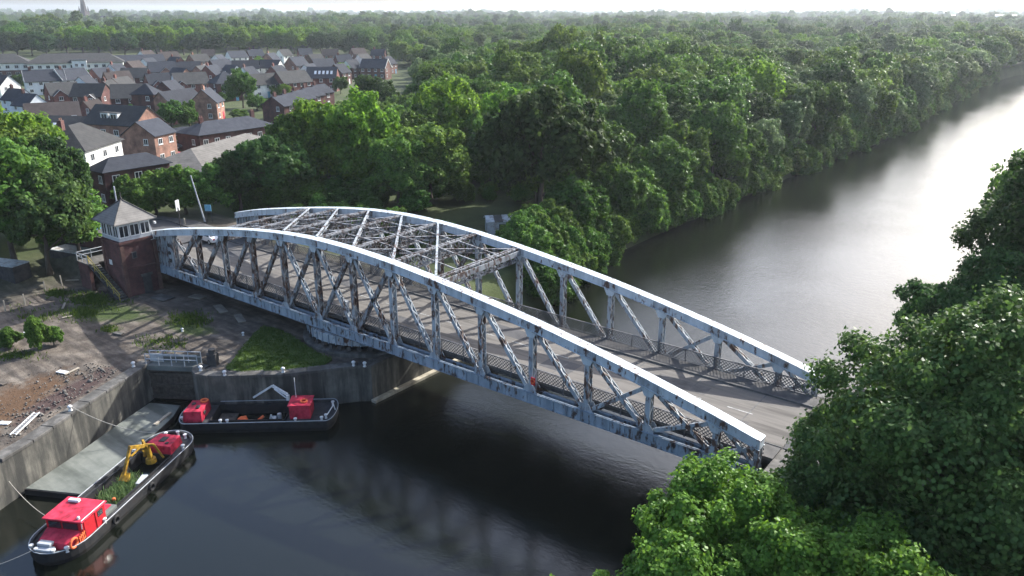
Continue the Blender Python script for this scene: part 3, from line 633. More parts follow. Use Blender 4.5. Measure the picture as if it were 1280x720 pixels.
mb = MB(); mb.b2(tx1+.01, tx1+.16, ty0+1.8, ty0+3.2, -.88, -.6); pw('lintel', mb, 'coping', T)
mb = MB(); mb.b2(tx0+.9, tx0+1.5, ty0-.06, ty0-.02, .55, 1.15); pw('notice', mb, 'white_paint', T)
mb = MB(); mb.b2(tx0+.05, tx1-.05, ty0+.05, ty1-.05, 3.75, 4.12); lan = pw('lantern_base', mb, 'grey_paint', T)
mb = MB(); mb.b2(tx0+.12, tx1-.12, ty0+.12, ty1-.12, 4.12, 5.75); pw('lantern_room', mb, 'glass', T)
mb = MB(); mb.b2(tx0+.02, tx1-.02, ty0+.02, ty1-.02, 5.6, 5.8); pw('eaves_board', mb, 'white_paint', T)
def wframe(c, axis, wdt, hgt, bars, root, base):
    m2 = MB(); 
    def bx(u0, u1, z0, z1, t=.09):
        if axis == 'y': m2.b2(c[0]+u0, c[0]+u1, c[1]-t/2, c[1]+t/2, c[2]+z0, c[2]+z1)
        else: m2.b2(c[0]-t/2, c[0]+t/2, c[1]+u0, c[1]+u1, c[2]+z0, c[2]+z1)
    f = .09; h = wdt/2
    bx(-h, h, 0, f); bx(-h, h, hgt-f, hgt); bx(-h, -h+f, f, hgt-f); bx(h-f, h, f, hgt-f)
    for b in range(1, bars):
        u = -h+wdt*b/bars; bx(u-.03, u+.03, f, hgt-f, .07)
    return pw('window_frame', m2, 'white_paint', root, base)
for k in range(3):
    wframe((tx1-.07, ty0+.72+k*1.27, 4.14), 'x', 1.18, 1.44, 2, T, T)
    wframe((tx0+.75+k*1.32, ty0+.07, 4.14), 'y', 1.2, 1.44, 2, T, T)
    wframe((tx0+.07, ty0+.72+k*1.27, 4.14), 'x', 1.18, 1.44, 2, T, T)
def hip(x0, x1, y0, y1, z0, z1, ridge=0.0, along='x', over=.5, th=.1):
    x0 -= over; x1 += over; y0 -= over; y1 += over; mb = MB(); cx, cy = (x0+x1)/2, (y0+y1)/2
    a, b = ((cx-ridge/2, cy), (cx+ridge/2, cy)) if along == 'x' else ((cx, cy-ridge/2), (cx, cy+ridge/2))
    if ridge < .05:
        mb.add([(x0, y0, z0), (x1, y0, z0), (x1, y1, z0), (x0, y1, z0), (cx, cy, z1), (x0, y0, z0-th), (x1, y0, z0-th), (x1, y1, z0-th), (x0, y1, z0-th)],
               [(0, 1, 4), (1, 2, 4), (2, 3, 4), (3, 0, 4), (5, 6, 1, 0), (6, 7, 2, 1), (7, 8, 3, 2), (8, 5, 0, 3), (8, 7, 6, 5)])
    else:
        vs = [(x0, y0, z0), (x1, y0, z0), (x1, y1, z0), (x0, y1, z0), (*a, z1), (*b, z1), (x0, y0, z0-th), (x1, y0, z0-th), (x1, y1, z0-th), (x0, y1, z0-th)]
        if along == 'x': top_ = [(0, 1, 5, 4), (1, 2, 5), (2, 3, 4, 5), (3, 0, 4)]
        else: top_ = [(0, 1, 4), (1, 2, 5, 4), (2, 3, 5), (3, 0, 4, 5)]
        mb.add(vs, top_+[(6, 7, 1, 0), (7, 8, 2, 1), (8, 9, 3, 2), (9, 6, 0, 3), (9, 8, 7, 6)])
    return mb
rf = pw('roof', hip(tx0, tx1, ty0, ty1, 5.92, 8.15, over=.55), 'roof_stone', T)
m2 = MB(); c = ((tx0+tx1)/2, (ty0+ty1)/2)
for sx in (-1, 1):
    for sy in (-1, 1): m2.tube([(c[0]+sx*2.62, c[1]+sy*2.55, 5.95), (c[0], c[1], 8.2)], .07, 5)
pw('hip_ridge', m2, 'coping', rf, T)
m2 = MB(); m2.lathe([(.12, 0), (.12, .25), (.05, .4), (.05, .8), (.01, 1.1)], (c[0], c[1], 8.1), 8); pw('finial', m2, 'coping', rf, T)
m2 = MB(); m2.tube([(c[0]-.5, c[1]-.3, 7.8), (c[0]-.55, c[1]-.3, 9.7)], .09, 6); pw('vent_pipe', m2, 'grey_paint', rf, T)
m2 = MB(); m2.tube([(tx1+.15, ty1-.3, 3.3), (tx1+.5, ty1-.1, 3.4), (tx1+.25, ty1-.25, 5.2)], .05, 6); pw('conduit', m2, 'white_paint', T)
m2 = MB(); m2.box((tx1+.45, ty1+.3, 5.35), (.35, .2, .25)); pw('floodlight', m2, 'white_paint', T)
S = empty('stairs', (-11, -5.5, YARD), label='steep stairs with yellow handrail along the control tower', cat='stairs')
N = 16
for k in range(N):
    mb = MB(); x = -14.4+k*.40; z = .35-k*.215; mb.b2(x, x+.44, -5.95, -5.0, z-.12, z); pw('step', mb, 'coping', S)
for yy in (-6.0, -4.97):
    mb = MB(); mb.beam((-14.5, yy, .2), (-8.0, yy, -3.2), .06, .3); pw('stringer', mb, 'dark_steel', S)
mb = MB(); mb.b2(-17.2, -14.35, -6.2, -2.6, .22, .36); pw('landing', mb, 'coping', S)
mb = MB(); mb.b2(-17.1, -14.5, -6.1, -5.7, -3.3, .21); mb.b2(-17.1, -16.7, -5.6, -2.7, -3.3, .21); pw('landing_wall', mb, 'brick_dark', S)
mb = MB()
mb.tube([(-14.5, -6.0, 1.35), (-8.1, -6.0, -2.05), (-7.9, -6.0, -2.2)], .055, 6)
mb.tube([(-14.5, -6.0, .9), (-8.1, -6.0, -2.5)], .04, 6)
for k in range(6):
    x = -14.45+k*1.27; mb.tube([(x, -6.0, .3-(x+14.4)*.5375), (x, -6.0, 1.33-(x+14.5)*.53)], .04, 6)
pw('handrail', mb, 'yellow_rail', S)
mb = MB(); mb.tube([(-14.45, -6.1, 1.35), (-17.1, -6.1, 1.35), (-17.1, -2.7, 1.35)], .05, 6); mb.tube([(-14.45, -6.1, .9), (-17.1, -6.1, .9), (-17.1, -2.7, .9)], .04, 6)
for x, y in ((-14.5, -6.1), (-15.8, -6.1), (-17.1, -6.1), (-17.1, -4.4), (-17.1, -2.7)): mb.tube([(x, y, .3), (x, y, 1.38)], .05, 6)
pw('landing_rail', mb, 'grey_paint', S)

# ------------------------------------------------------------------ lock gate with walkway
G = empty('lock_gate', (12.8, -11.4, YARD), label='dark timber lock gate with grey railed walkway closing the old dock', cat='lock gate')
ga = Vector((10.75, -12.95, 0)); gb = Vector((15.0, -10.2, 0)); gd = (gb-ga).normalized(); gn = Vector((gd.y, -gd.x, 0)); gl = (gb-ga).length
for k in range(9):
    mb = MB(); a = ga+gd*(gl*k/9+.02); b = ga+gd*(gl*(k+1)/9-.02); mb.beam((a.x, a.y, -6.0), (b.x, b.y, -6.0), .22, 4.6); pw('gate_plank', mb, 'timber_dark', G)
for z in (-4.0, -5.2, -6.4):
    mb = MB(); a = ga+gn*.2; b = gb+gn*.2; mb.beam((a.x, a.y, z), (b.x, b.y, z), .18, .3); pw('gate_beam', mb, 'timber_dark', G)
mb = MB(); mb.beam((ga.x, ga.y, -3.25), (gb.x, gb.y, -3.25), 1.0, .5); pw('walkway', mb, 'deck_grey', G)
for side in (-.42, .42):
    mb = MB(); a = ga+gn*side; b = gb+gn*side
    for z in (-1.85, -2.35): mb.tube([(a.x, a.y, z), (b.x, b.y, z)], .045, 6)
    for k in range(5):
        p = a.lerp(b, k/4); mb.tube([(p.x, p.y, -3.0), (p.x, p.y, -1.83)], .05, 6)
    pw('railing', mb, 'grey_paint', G)
a = ga-gn*.42; b = gb-gn*.42
for k in range(4):
    p = a.lerp(b, k/4+.01); q_ = a.lerp(b, (k+1)/4-.01); mb = MB(); mb.beam((p.x, p.y, -2.55), (q_.x, q_.y, -2.55), .03, .85); pw('panel', mb, 'metal_sheet' if k == 0 else 'deck_grey', G)
mb = MB(); mb.box((15.9, -9.3, -2.5), (.9, .7, 1.3), rz=.5); mb.lathe([(.35, 0), (.35, .5)], (15.9, -9.3, -1.9), 10)
bevel(tag(link('gate_winch', mb.mesh('gate_winch', (15.9, -9.3, YARD)), 'dark_steel', loc=(15.9, -9.3, YARD)), 'black winch gear standing beside the lock gate and lawn', 'winch'), .05)

# bollards
def bollard_mesh():
    mb = MB(); mb.lathe([(.28, 0), (.2, .06), (.17, .38), (.28, .5), (.3, .62), (.18, .74), (.02, .78)], n=12); return mb.mesh('bollard')
BM = bollard_mesh(); BM.materials.append(MATS['white_paint'])
for k, (px, py, lb) in enumerate([(88, 513, 'white mushroom bollard on the quay wall holding the mooring rope'), (167, 458, 'white mushroom bollard on the quay wall beside the lock gate'), (251, 463, 'white mushroom bollard on the rounded pier corner by the lock gate'),
        (281, 469, 'white mushroom bollard with chain marks on the pier edge above the barge'), (354, 465, 'white mushroom bollard at the lawn edge on the pier wall'), (442, 457, 'white mushroom bollard near the pier corner under the bridge, lawn side'),
        (456, 458, 'white mushroom bollard right at the pier corner under the bridge'), (304, 419, 'small white bollard on the grey track beside the lawn'), (228, 414, 'small white bollard on the dirt track behind the lock gate')]):
    z = -2.9 if k < 7 else YARD; p = bp(px, py, z); o = link('bollard', BM, loc=(p[0], p[1], z-.01)); s_ = .66 if k < 7 else .5; o.scale = (s_, s_, s_); tag(o, lb, 'bollard', 'white bollards along the quay'); smooth(o)

# ------------------------------------------------------------------ pontoon
PT = empty('pontoon', (17.5, -20, ZW), label='flat grey mud stained pontoon moored along the quay wall', cat='pontoon')
pp = [(18.2, -27.7), (22.5, -25.4), (18.6, -17.6), (16.6, -14.3), (15.1, -12.7), (12.3, -14.2), (13.9, -17.9), (16.3, -23.0)]
mb = MB(); mb.prism(pp, ZW-.3, -6.22); pw('hull', mb, 'hull_black', PT)
def pont_mat():
    m, n, l, b = nmat('pontoon_deck')
    t = noise(n, l, .8, 6, .6); mpn = noise(n, l, 1.0, 4, .55, sc3=(1, 1, 1))
    tc = n.new('ShaderNodeTexCoord'); mp = n.new('ShaderNodeMapping'); mp.inputs['Rotation'].default_value = (0, 0, R(60)); mp.inputs['Scale'].default_value = (.13, 1.0, 1)
    ns = n.new('ShaderNodeTexNoise'); ns.inputs['Scale'].default_value = 1.0; ns.inputs['Detail'].default_value = 4; l.new(tc.outputs['Object'], mp.inputs[0]); l.new(mp.outputs[0], ns.inputs['Vector'])
    a = ramp(n, [(.3, (.105, .115, .105)), (.7, (.165, .175, .16))]); l.new(t.outputs[0], a.inputs[0])
    s_ = ramp(n, [(.38, (.6, .62, .6)), (.58, (1.1, 1.1, 1.08))]); l.new(ns.outputs[0], s_.inputs[0])
    l.new(mix(n, l, 1.0, a.outputs[0], s_.outputs[0], 'MULTIPLY'), b.inputs['Base Color']); b.inputs['Roughness'].default_value = .8
pont_mat()
pi = [(x*.985+17*.015, y*.985-20*.015) for x, y in pp]
mb = MB(); mb.prism(pi, -6.22, -6.17); pw('deck', mb, 'pontoon_deck', PT)
mb = MB(); mb.beam((16.9, -16.3, -6.08), (15.9, -14.2, -6.08), .28, .12); tag(link('timber_beam', mb.mesh('timber_beam', (16.4, -15.2, -6.17)), 'timber', loc=(16.4, -15.2, -6.168)), 'pale timber beam lying near the barge end on the pontoon', 'timber')

# ------------------------------------------------------------------ barges
def hull_outline(L, Bm, bow, stern, n=7):
    h = Bm/2; pts = []
    for k in range(n+1):
        a = math.pi/2*k/n; pts.append((bow*(1-math.cos(a)), -h*math.sin(a)))
    out = [(x, y) for x, y in pts]
    st = []
    for k in range(n+1):
        a = math.pi/2*k/n; st.append((L-stern*(1-math.cos(a)), -h*math.sin(a)))
    lower = out + st[::-1]
    upper = [(x, -y) for x, y in lower][::-1]
    res = lower+upper; fin = []
    for p in res:
        if not fin or math.dist(p, fin[-1]) > 1e-3: fin.append(p)
    if math.dist(fin[0], fin[-1]) < 1e-3: fin.pop()
    return fin
def shrink(poly, f, cx): return [(cx+(x-cx)*(1-f/ (cx)), y*(1-f/2.0)) for x, y in poly]
def hull(root, L, Bm, bow, stern, hold, free=.88, gun=.10):
    o = hull_outline(L, Bm, bow, stern); n = len(o); cx = L/2
    lo = [(cx+(x-cx)*.95, y*.86) for x, y in o]
    mb = MB(); sheer = lambda x: free+.08*(abs(x-cx)/cx)**3
    vs = [(x, y, -.6) for x, y in lo]+[(x, y, .35) for x, y in o]+[(x, y, sheer(x)) for x, y in o]
    fs = [tuple(range(n))[::-1]]+[(k, (k+1) % n, n+(k+1) % n, n+k) for k in range(n)]+[(n+k, n+(k+1) % n, 2*n+(k+1) % n, 2*n+k) for k in range(n)]
    mb.add(vs, fs); smooth_no = pl('hull', mb, 'hull_black', root)
    gi = [(cx+(x-cx)*(1-.22/cx*1.0), y*(1-.16/(Bm/2))) for x, y in o]
    mb = MB(); vs = [(x, y, sheer(x)) for x, y in o]+[(x, y, sheer(x)+gun) for x, y in o]+[(x, y, sheer(x)+gun) for x, y in gi]+[(x, y, sheer(x)-.12) for x, y in gi]
    fs = [(r_*n+k, r_*n+(k+1) % n, (r_+1)*n+(k+1) % n, (r_+1)*n+k) for r_ in range(3) for k in range(n)]
    mb.add(vs, fs); pl('gunwale', mb, 'deck_dark', root)
    rub = MB(); rub.tube([(x, y, sheer(x)+gun+.02) for x, y in o]+[(o[0][0], o[0][1], sheer(o[0][0])+gun+.02)], .035, 5, False); pl('rubbing_edge', rub, 'grey_paint', root)
    # decks fore and aft of the hold, side decks
    u0, u1 = hold; hw = Bm/2-.55; z = free-.08
    def clipx(a, b):
        xs_ = sorted(set([a, b]+[x for x, y in gi if a < x < b]))
        lowx = [(x, y) for x, y in gi if y <= 0]; lowx.sort()
        f = lambda x: float(np.interp(x, [p[0] for p in lowx], [p[1] for p in lowx]))
        return [(x, f(x)) for x in xs_]+[(x, -f(x)) for x in xs_[::-1]]
    gx = [x for x, y in gi]
    for nm, a, b in (('fore_deck', min(gx)+.02, u0), ('aft_deck', u1, max(gx)-.02)):
        mb = MB(); mb.prism(clipx(a, b), z-.06, z); pl(nm, mb, 'deck_dark', root)
    for sy in (-1, 1):
        mb = MB(); y0, y1 = sorted((sy*hw, sy*(Bm/2-.17))); mb.b2(u0+.01, u1-.01, y0, y1, z-.06, z); pl('side_deck', mb, 'deck_dark', root)
        mb = MB(); y0, y1 = sorted((sy*(hw-.07), sy*hw)); mb.b2(u0, u1, y0, y1, -.25, z+.22); pl('hold_coaming', mb, 'hull_black', root)
    for u in (u0, u1):
        mb = MB(); mb.b2(u-.035, u+.035, -hw+.08, hw-.08, -.25, z+.2); pl('hold_coaming', mb, 'hull_black', root)
    mb = MB(); mb.b2(u0+.04, u1-.04, -hw+.08, hw-.08, -.3, -.2); pl('hold_floor', mb, 'deck_dark', root)
    return z
BT = MB(); BT.lathe([(.13, 0), (.10, .05), (.10, .25), (.16, .32), (.16, .4), (.05, .44)], n=8); BT = BT.mesh('mooring_post'); BT.materials.append(MATS['white_paint'])
dB = Vector((-.46, .888)); nB = Vector((.888, .46))
B1 = empty('work_barge', (28.16, -30.65, ZW), math.atan2(.888, -.46), 'black work barge with bright red wheelhouse and yellow grab arm in its hold', 'barge')
# local: +x towards the far end, local y = left of travel -> water side is -y
zd = hull(B1, 16.7, 4.05, 2.3, 2.0, (6.0, 13.0))
wh = MB(); wh.b2(2.0, 4.35, -1.85, 1.0, zd, zd+1.55); wo_ = bevel(pl('wheelhouse', wh, 'red_bright', B1), .06)
m2 = MB(); m2.b2(1.85, 4.5, -2.0-.0, 1.12, zd+1.55, zd+1.66); bevel(pl('wheelhouse_roof', m2, 'red_paint', wo_), .04)
for (x0, x1, y0, y1, z0, z1) in ((1.96, 1.995, -1.5, -.35, .9, 1.4), (1.96, 1.995, -.2, .75, .9, 1.4)):
    m2 = MB(); m2.b2(x0, x1, y0, y1, zd+z0, zd+z1); pl('window', m2, 'glass', wo_)
for x0 in (2.15, 3.3):
    m2 = MB(); m2.b2(x0, x0+.9, -1.9, -1.853, zd+.08, zd+1.45); d_ = pl('door', m2, 'red_bright', wo_)
m2 = MB(); m2.b2(3.5, 4.0, -1.925, -1.904, zd+.95, zd+1.4); pl('window', m2, 'glass', wo_)
m2 = MB(); m2.b2(4.352, 4.38, -1.2, .3, zd+.95, zd+1.45); pl('window', m2, 'glass', wo_)
m2 = MB(); m2.box((4.0, .2, zd+1.76), (.3, .85, .2)); bevel(pl('light_bar', m2, 'render_pale', wo_), .05)
m2 = MB(); m2.lathe([(.1, 0), (.1, .16), (.03, .22)], (2.2, -1.5, zd+1.66), 8); pl('lamp', m2, 'white_paint', wo_)
m2 = MB(); m2.tube([(1.95, -1.9, zd+1.72), (4.3, -1.95, zd+1.75)], .03, 5); m2.tube([(1.95, -1.9, zd+1.72), (1.9, -1.9, zd+1.1)], .03, 5); pl('grab_rail', m2, 'white_paint', wo_)
m2 = MB(); m2.add([(.75, -1.45, zd), (2.0, -1.75, zd), (2.0, 1.0, zd), (.75, .85, zd), (.85, -1.4, zd+.55), (2.0, -1.72, zd+.85), (2.0, .95, zd+.85), (.85, .8, zd+.55)], [(3, 2, 1, 0), (4, 5, 6, 7), (0, 1, 5, 4), (1, 2, 6, 5), (2, 3, 7, 6), (3, 0, 4, 7)])
bevel(pl('fore_cabin', m2, 'red_paint', B1), .04)
m2 = MB(); m2.box((.42, -.1, zd+.22), (.5, 1.15, .42)); m2.box((.72, .1, zd+.55), (.45, 1.0, .22)); bevel(pl('deck_locker', m2, 'grey_paint', B1), .04)
m2 = MB(); m2.ring((1.15, -1.72, zd+.5), .33, .09, 'Y', 16, 8); pl('life_ring', m2, 'orange', B1)
m2 = MB()
for k in range(6): m2.box((1.6+k*.16, -1.84, zd+.45+k*.05), (.07, .05, .55))
m2.box((2.0, -1.86, zd+.72), (1.0, .05, .08), ry=-.3); m2.box((2.0, -1.86, zd+.32), (1.0, .05, .08), ry=-.3); pl('fender_rack', m2, 'orange', B1)
m2 = MB(); m2.b2(4.5, 5.95, -1.5, 1.45, zd+.001, zd+.26); bevel(pl('hatch_cover', m2, 'deck_grey', B1), .03)
m2 = MB(); m2.b2(5.0, 5.8, -1.15, -.35, zd+.262, zd+.33); pl('red_hatch', m2, 'red_paint', B1)
m2 = MB(); m2.add([(13.25, -1.25, zd), (15.3, -1.0, zd), (15.3, 1.0, zd), (13.25, 1.25, zd), (13.35, -1.15, zd+.75), (15.2, -.92, zd+.75), (15.2, .92, zd+.75), (13.35, 1.15, zd+.75)], [(3, 2, 1, 0), (4, 5, 6, 7), (0, 1, 5, 4), (1, 2, 6, 5), (2, 3, 7, 6), (3, 0, 4, 7)])
eb = bevel(pl('engine_box', m2, 'red_paint', B1), .04)
m2 = MB(); m2.box((14.3, 0, zd+.79), (.7, .5, .07)); m2.box((13.8, -.6, zd+.79), (.25, .25, .07)); pl('engine_vent', m2, 'dark_steel', eb)
for (u, v) in ((.35, -.75), (.55, 1.1), (.75, -1.45), (.3, .5), (4.0, -1.92), (15.9, -.9), (15.9, .9), (16.25, 0), (14.2, -1.75), (12.9, 1.85)):
    o = link('mooring_post', BT, parent=B1, loc=(u, v, zd+.05 if abs(v) < 1.7 else zd+.1))
for u in (9.2, 4.9):
    m2 = MB(); m2.ring((u, -2.12, .55), .27, .1, 'Y', 14, 6); pl('tyre_fender', m2, 'rubber', B1)
# yellow grab arm
gm = MB(); gm.lathe([(.45, 0), (.4, .35)], (12.2, -.1, zd-.1), 10); gm.beam((12.2, -.1, zd+.2), (12.0, -.05, zd+1.6), .32, .30, up=(1, 0, 0)); gb_ = pl('grab_base', gm, 'yellow_paint', B1)
gm = MB(); gm.beam((12.0, .05, zd+1.5), (10.4, .25, zd+2.25), .24, .26); gm.beam((10.5, .2, zd+2.3), (9.3, .25, zd+.45), .2, .22); gm.beam((12.1, .35, zd+.9), (11.0, .4, zd+1.95), .1, .1); gm.beam((11.4, -.15, zd+1.9), (10.1, -.05, zd+1.7), .1, .1)
gm.beam((12.6, .75, zd+.1), (12.4, .5, zd+1.75), .16, .16); gm.beam((12.4, .5, zd+1.75), (12.0, .05, zd+1.6), .16, .16); gm.beam((12.7, -.9, zd+.1), (12.3, -.5, zd+1.5), .16, .16); gm.beam((12.3, -.5, zd+1.5), (12.0, .0, zd+1.6), .16, .16)
pl('grab_arm', gm, 'yellow_paint', B1)
gm = MB(); gm.add([(9.6, -.1, zd+.5), (9.6, .6, zd+.5), (9.0, .6, zd+.1), (9.0, -.1, zd+.1), (9.4, -.1, zd-.2), (9.4, .6, zd-.2)], [(0, 1, 2, 3), (3, 2, 5, 4), (0, 4, 5, 1), (0, 3, 4), (1, 5, 2)]); pl('grab_bucket', gm, 'yellow_paint', B1)
m2 = MB(); m2.box((9.6, -1.0, zd-.1), (1.3, .5, .3), rz=.2); m2.box((8.9, .5, zd-.45), (.9, .6, .3), rz=.6); bevel(pl('hold_crate', m2, 'grey_paint', B1), .03)
m2 = MB(); m2.lathe([(.02, -.15), (.13, -.08), (.15, 0), (.13, .1), (.02, .15)], (6.9, -.5, zd-.05), 10); pl('float', m2, 'orange', B1)

B2 = empty('hopper_barge', (19.21-.645*2.1+.764*-.35, -15.35+.764*2.1+.645*-.35, ZW), math.atan2(.645, .764), 'long black hopper barge with a red box at each end under the pier wall', 'barge')
zd = hull(B2, 14.0, 4.2, .9, .7, (2.9, 9.6))
m2 = MB(); m2.add([(.55, -1.5, zd), (2.25, -1.5, zd), (2.25, 1.2, zd), (.55, 1.2, zd), (.65, -1.4, zd+1.05), (2.2, -1.4, zd+1.05), (2.2, 1.1, zd+.95), (.65, 1.1, zd+.95)], [(3, 2, 1, 0), (4, 5, 6, 7), (0, 1, 5, 4), (1, 2, 6, 5), (2, 3, 7, 6), (3, 0, 4, 7)])
eb = bevel(pl('engine_box', m2, 'red_paint', B2), .05)
m2 = MB(); m2.box((1.1, .2, zd+1.05), (.3, .35, .1)); m2.box((1.7, -.5, zd+1.09), (.3, .5, .08)); m2.box((2.26, -.6, zd+.6), (.06, .4, .3)); pl('engine_vent', m2, 'dark_steel', eb)
m2 = MB(); m2.ring((1.85, .75, zd+1.08), .3, .09, 'Z', 14, 6); pl('life_ring', m2, 'orange', B2)
m2 = MB(); m2.b2(9.95, 11.8, -1.3, .55, zd, zd+1.35); cb = bevel(pl('deck_cabin', m2, 'red_paint', B2), .06)
m2 = MB(); m2.b2(9.85, 11.9, -1.4, .65, zd+1.35, zd+1.43); bevel(pl('cabin_roof', m2, 'red_paint', cb), .03)
m2 = MB(); m2.ring((11.2, -.6, zd+1.5), .28, .08, 'Z', 14, 6); pl('life_ring', m2, 'orange', cb)
m2 = MB(); m2.tube([(10.3, .3, zd+1.4), (10.3, .3, zd+3.4)], .035, 5); pl('mast', m2, 'white_paint', cb)
m2 = MB(); m2.beam((6.0, 1.75, zd+.75), (7.9, 1.6, zd+2.0), .14, .16); m2.beam((7.9, 1.6, zd+2.0), (9.3, 1.2, zd+1.25), .2, .22); m2.beam((8.1, 1.4, zd+1.75), (9.2, 1.05, zd+1.0), .08, .08); m2.box((9.35, 1.1, zd+1.0), (.25, .3, .5)); pl('crane_arm', m2, 'white_paint', B2)
m2 = MB(); m2.beam((9.3, 1.15, zd-.05), (9.3, 1.15, zd+1.2), .2, .2); pl('crane_post', m2, 'deck_dark', B2)
m2 = MB(); m2.add([(5.0, -.9, -.2), (6.0, -1.0, -.2), (6.0, 0, -.2), (5.0, .1, -.2), (5.15, -.8, .75), (5.8, -.85, .55), (5.75, -.15, .7), (5.2, -.1, .6)], [(3, 2, 1, 0), (4, 5, 6, 7), (0, 1, 5, 4), (1, 2, 6, 5), (2, 3, 7, 6), (3, 0, 4, 7)]); m2.box((6.5, -.7, .2), (.7, .5, .35), rz=.5); m2.beam((6.5, -.9, .2), (7.4, -.4, .75), .3, .12); pl('orange_gear', m2, 'orange', B2)
m2 = MB(); m2.box((8.3, -.6, .3), (.5, .6, .8)); m2.beam((7.9, -1.1, -.1), (8.2, -.8, 1.1), .1, .1); m2.beam((8.4, -1.1, -.1), (8.2, -.8, 1.1), .1, .1); m2.lathe([(.2, 0), (.2, .9)], (8.8, -.3, 0), 10); pl('pump_set', m2, 'metal_sheet', B2)
m2 = MB(); m2.b2(3.05, 4.6, -.2, 1.4, -.2, .15); pl('hold_boards', m2, 'timber_dark', B2)
for (u, v) in ((.4, -1.2), (.35, 0), (.6, 1.75), (4.0, -1.9), (4.6, -1.9), (10.6, -1.9), (13.2, -1.3), (13.4, 1.2), (12.9, -1.75)):
    link('mooring_post', BT, parent=B2, loc=(u, v, zd+.08))
m2 = MB(); m2.tube([(13.3, 1.2, zd+.4), (13.7, 0, zd+.75), (13.3, -1.3, zd+.4)], .05, 5); m2.tube([(13.7, 0, zd+.75), (13.9, -.1, zd)], .05, 5); pl('end_rail', m2, 'white_paint', B2)
m2 = MB(); m2.tube([(2.9, 1.9, zd+.35), (9.6, 1.9, zd+.35)], .03, 5); pl('side_rail', m2, 'grey_paint', B2)
# ropes
def rope(name, a, b, sag, label, r=.032):
    a = Vector(a); b = Vector(b); pts = []
    for k in range(15):
        t = k/14; p = a.lerp(b, t); p.z -= sag*4*t*(1-t); pts.append(p)
    mb = MB(); mb.tube(pts, r, 5); tag(link(name, mb.mesh(name, a), 'rope', loc=a), label, 'rope')
p = bp(88, 513, -2.9)
rope('mooring_rope', (p[0], p[1], -2.45), (19.4, -17.6, -5.45), .55, 'pale mooring rope from the quay bollard to the work barge')
pq = bp(2, 590, -4.6)
rope('mooring_rope', (pq[0], pq[1], -4.6), (25.3, -28.6, -5.3), .6, 'slack mooring rope from the quay wall to the red wheelhouse end of the barge', .025)
rope('mooring_rope', (27.6, -30.8, -5.5), (24.5, -36, -6.3), .3, 'thin rope running from the barge bow down to the water', .02)

# ------------------------------------------------------------------ lawn, slabs, debris in the yard
lawn = [(283, 462), (300, 440), (318, 418), (330, 409), (345, 412), (362, 419), (378, 430), (395, 441), (415, 450), (405, 457), (380, 461), (350, 464), (320, 466), (298, 466)]
lp = [tuple(bp(x, y, YARD)[:2]) for x, y in lawn]
mb = MB(); mb.prism(lp, YARD-.3, YARD+.14); 
mottled('lawn', (.040, .072, .016), (.08, .125, .03), 1.5, .95, bumpk=.5)
tag(link('lawn', mb.mesh('lawn'), 'lawn'), kind='structure')
def inside(p, poly):
    c = False; n = len(poly)
    for i in range(n):
        a = poly[i]; b = poly[(i+1) % n]
        if (a[1] > p[1]) != (b[1] > p[1]) and p[0] < (b[0]-a[0])*(p[1]-a[1])/(b[1]-a[1])+a[0]: c = not c
    return c
rng = np.random.default_rng(5)
def tufts(name, pts, h, wd, m, label=None, cat=None, kind='stuff', spread=.12, blades=4):
    pts = np.asarray(pts); n = len(pts)*blades; P = np.repeat(pts, blades, 0)+np.c_[rng.normal(0, spread, (n, 2)), np.zeros(n)]
    az = rng.uniform(0, 6.28, n); hh = h*rng.uniform(.5, 1.3, n); ww = wd*rng.uniform(.6, 1.3, n)
    t = np.c_[np.cos(az), np.sin(az), np.zeros(n)]*ww[:, None]/2; lean = np.c_[rng.normal(0, .35, (n, 2)), np.ones(n)]*hh[:, None]
    V = np.stack([P-t, P+t, P+lean+t*.3, P+lean-t*.3], 1).reshape(-1, 3); o = raw(name, V, np.arange(4*n).reshape(-1, 4), m); 
    return tag(o, label, cat, kind=kind)
def raw_mesh(name, V, F, m):
    me = bpy.data.meshes.new(name); me.vertices.add(len(V)); me.vertices.foreach_set('co', V.astype(np.float32).ravel()); k = F.shape[1]
    me.loops.add(F.size); me.loops.foreach_set('vertex_index', F.astype(np.int32).ravel()); me.polygons.add(len(F)); me.polygons.foreach_set('loop_start', (np.arange(len(F))*k).astype(np.int32)); me.update(calc_edges=True)
    me.materials.append(MATS[m]); return me
def raw(name, V, F, m): return link(name, raw_mesh(name, V, F, m))
a = np.array(lp); c = []
while len(c) < 2600:
    q_ = (rng.uniform(a[:, 0].min(), a[:, 0].max()), rng.uniform(a[:, 1].min(), a[:, 1].max()))
    if inside(q_, lp): c.append((*q_, YARD+.12))
tufts('grass', c, .13, .06, 'grass_blade', 'short mown grass on the pier lawn', 'grass', blades=5)
c = []
for (px, py, rx, ry, n) in ((120, 375, 28, 8, 330), (105, 392, 12, 4, 120), (70, 367, 10, 3, 90), (148, 370, 12, 6, 100), (235, 400, 20, 7, 160), (137, 412, 8, 3, 30), (200, 430, 30, 8, 60), (20, 445, 25, 4, 60), (60, 395, 40, 10, 50)):
    for k in range(n):
        q_ = bp(px+rng.normal(0, rx*.6), py+rng.normal(0, ry*.6), YARD)
        if q_[1] < -6.3 or q_[0] > -7.8: c.append(q_)
tufts('weeds', c, .32, .12, 'grass_blade', 'rough grass and weeds on the yard dirt', 'weeds', spread=.3, blades=6)
def slab(px, py, sx, sy, rz, lb, m='slab', z=YARD, h=.12, nm='concrete_slab', ct='slab'):
    q_ = bp(px, py, z); mb = MB(); mb.box((0, 0, h/2), (sx, sy, h)); o = bevel(link(nm, mb.mesh(nm), m, loc=(q_[0], q_[1], z+.06)), .02); o.rotation_euler = (random.uniform(-.02, .02), random.uniform(-.02, .02), rz); tag(o, lb, ct); return o
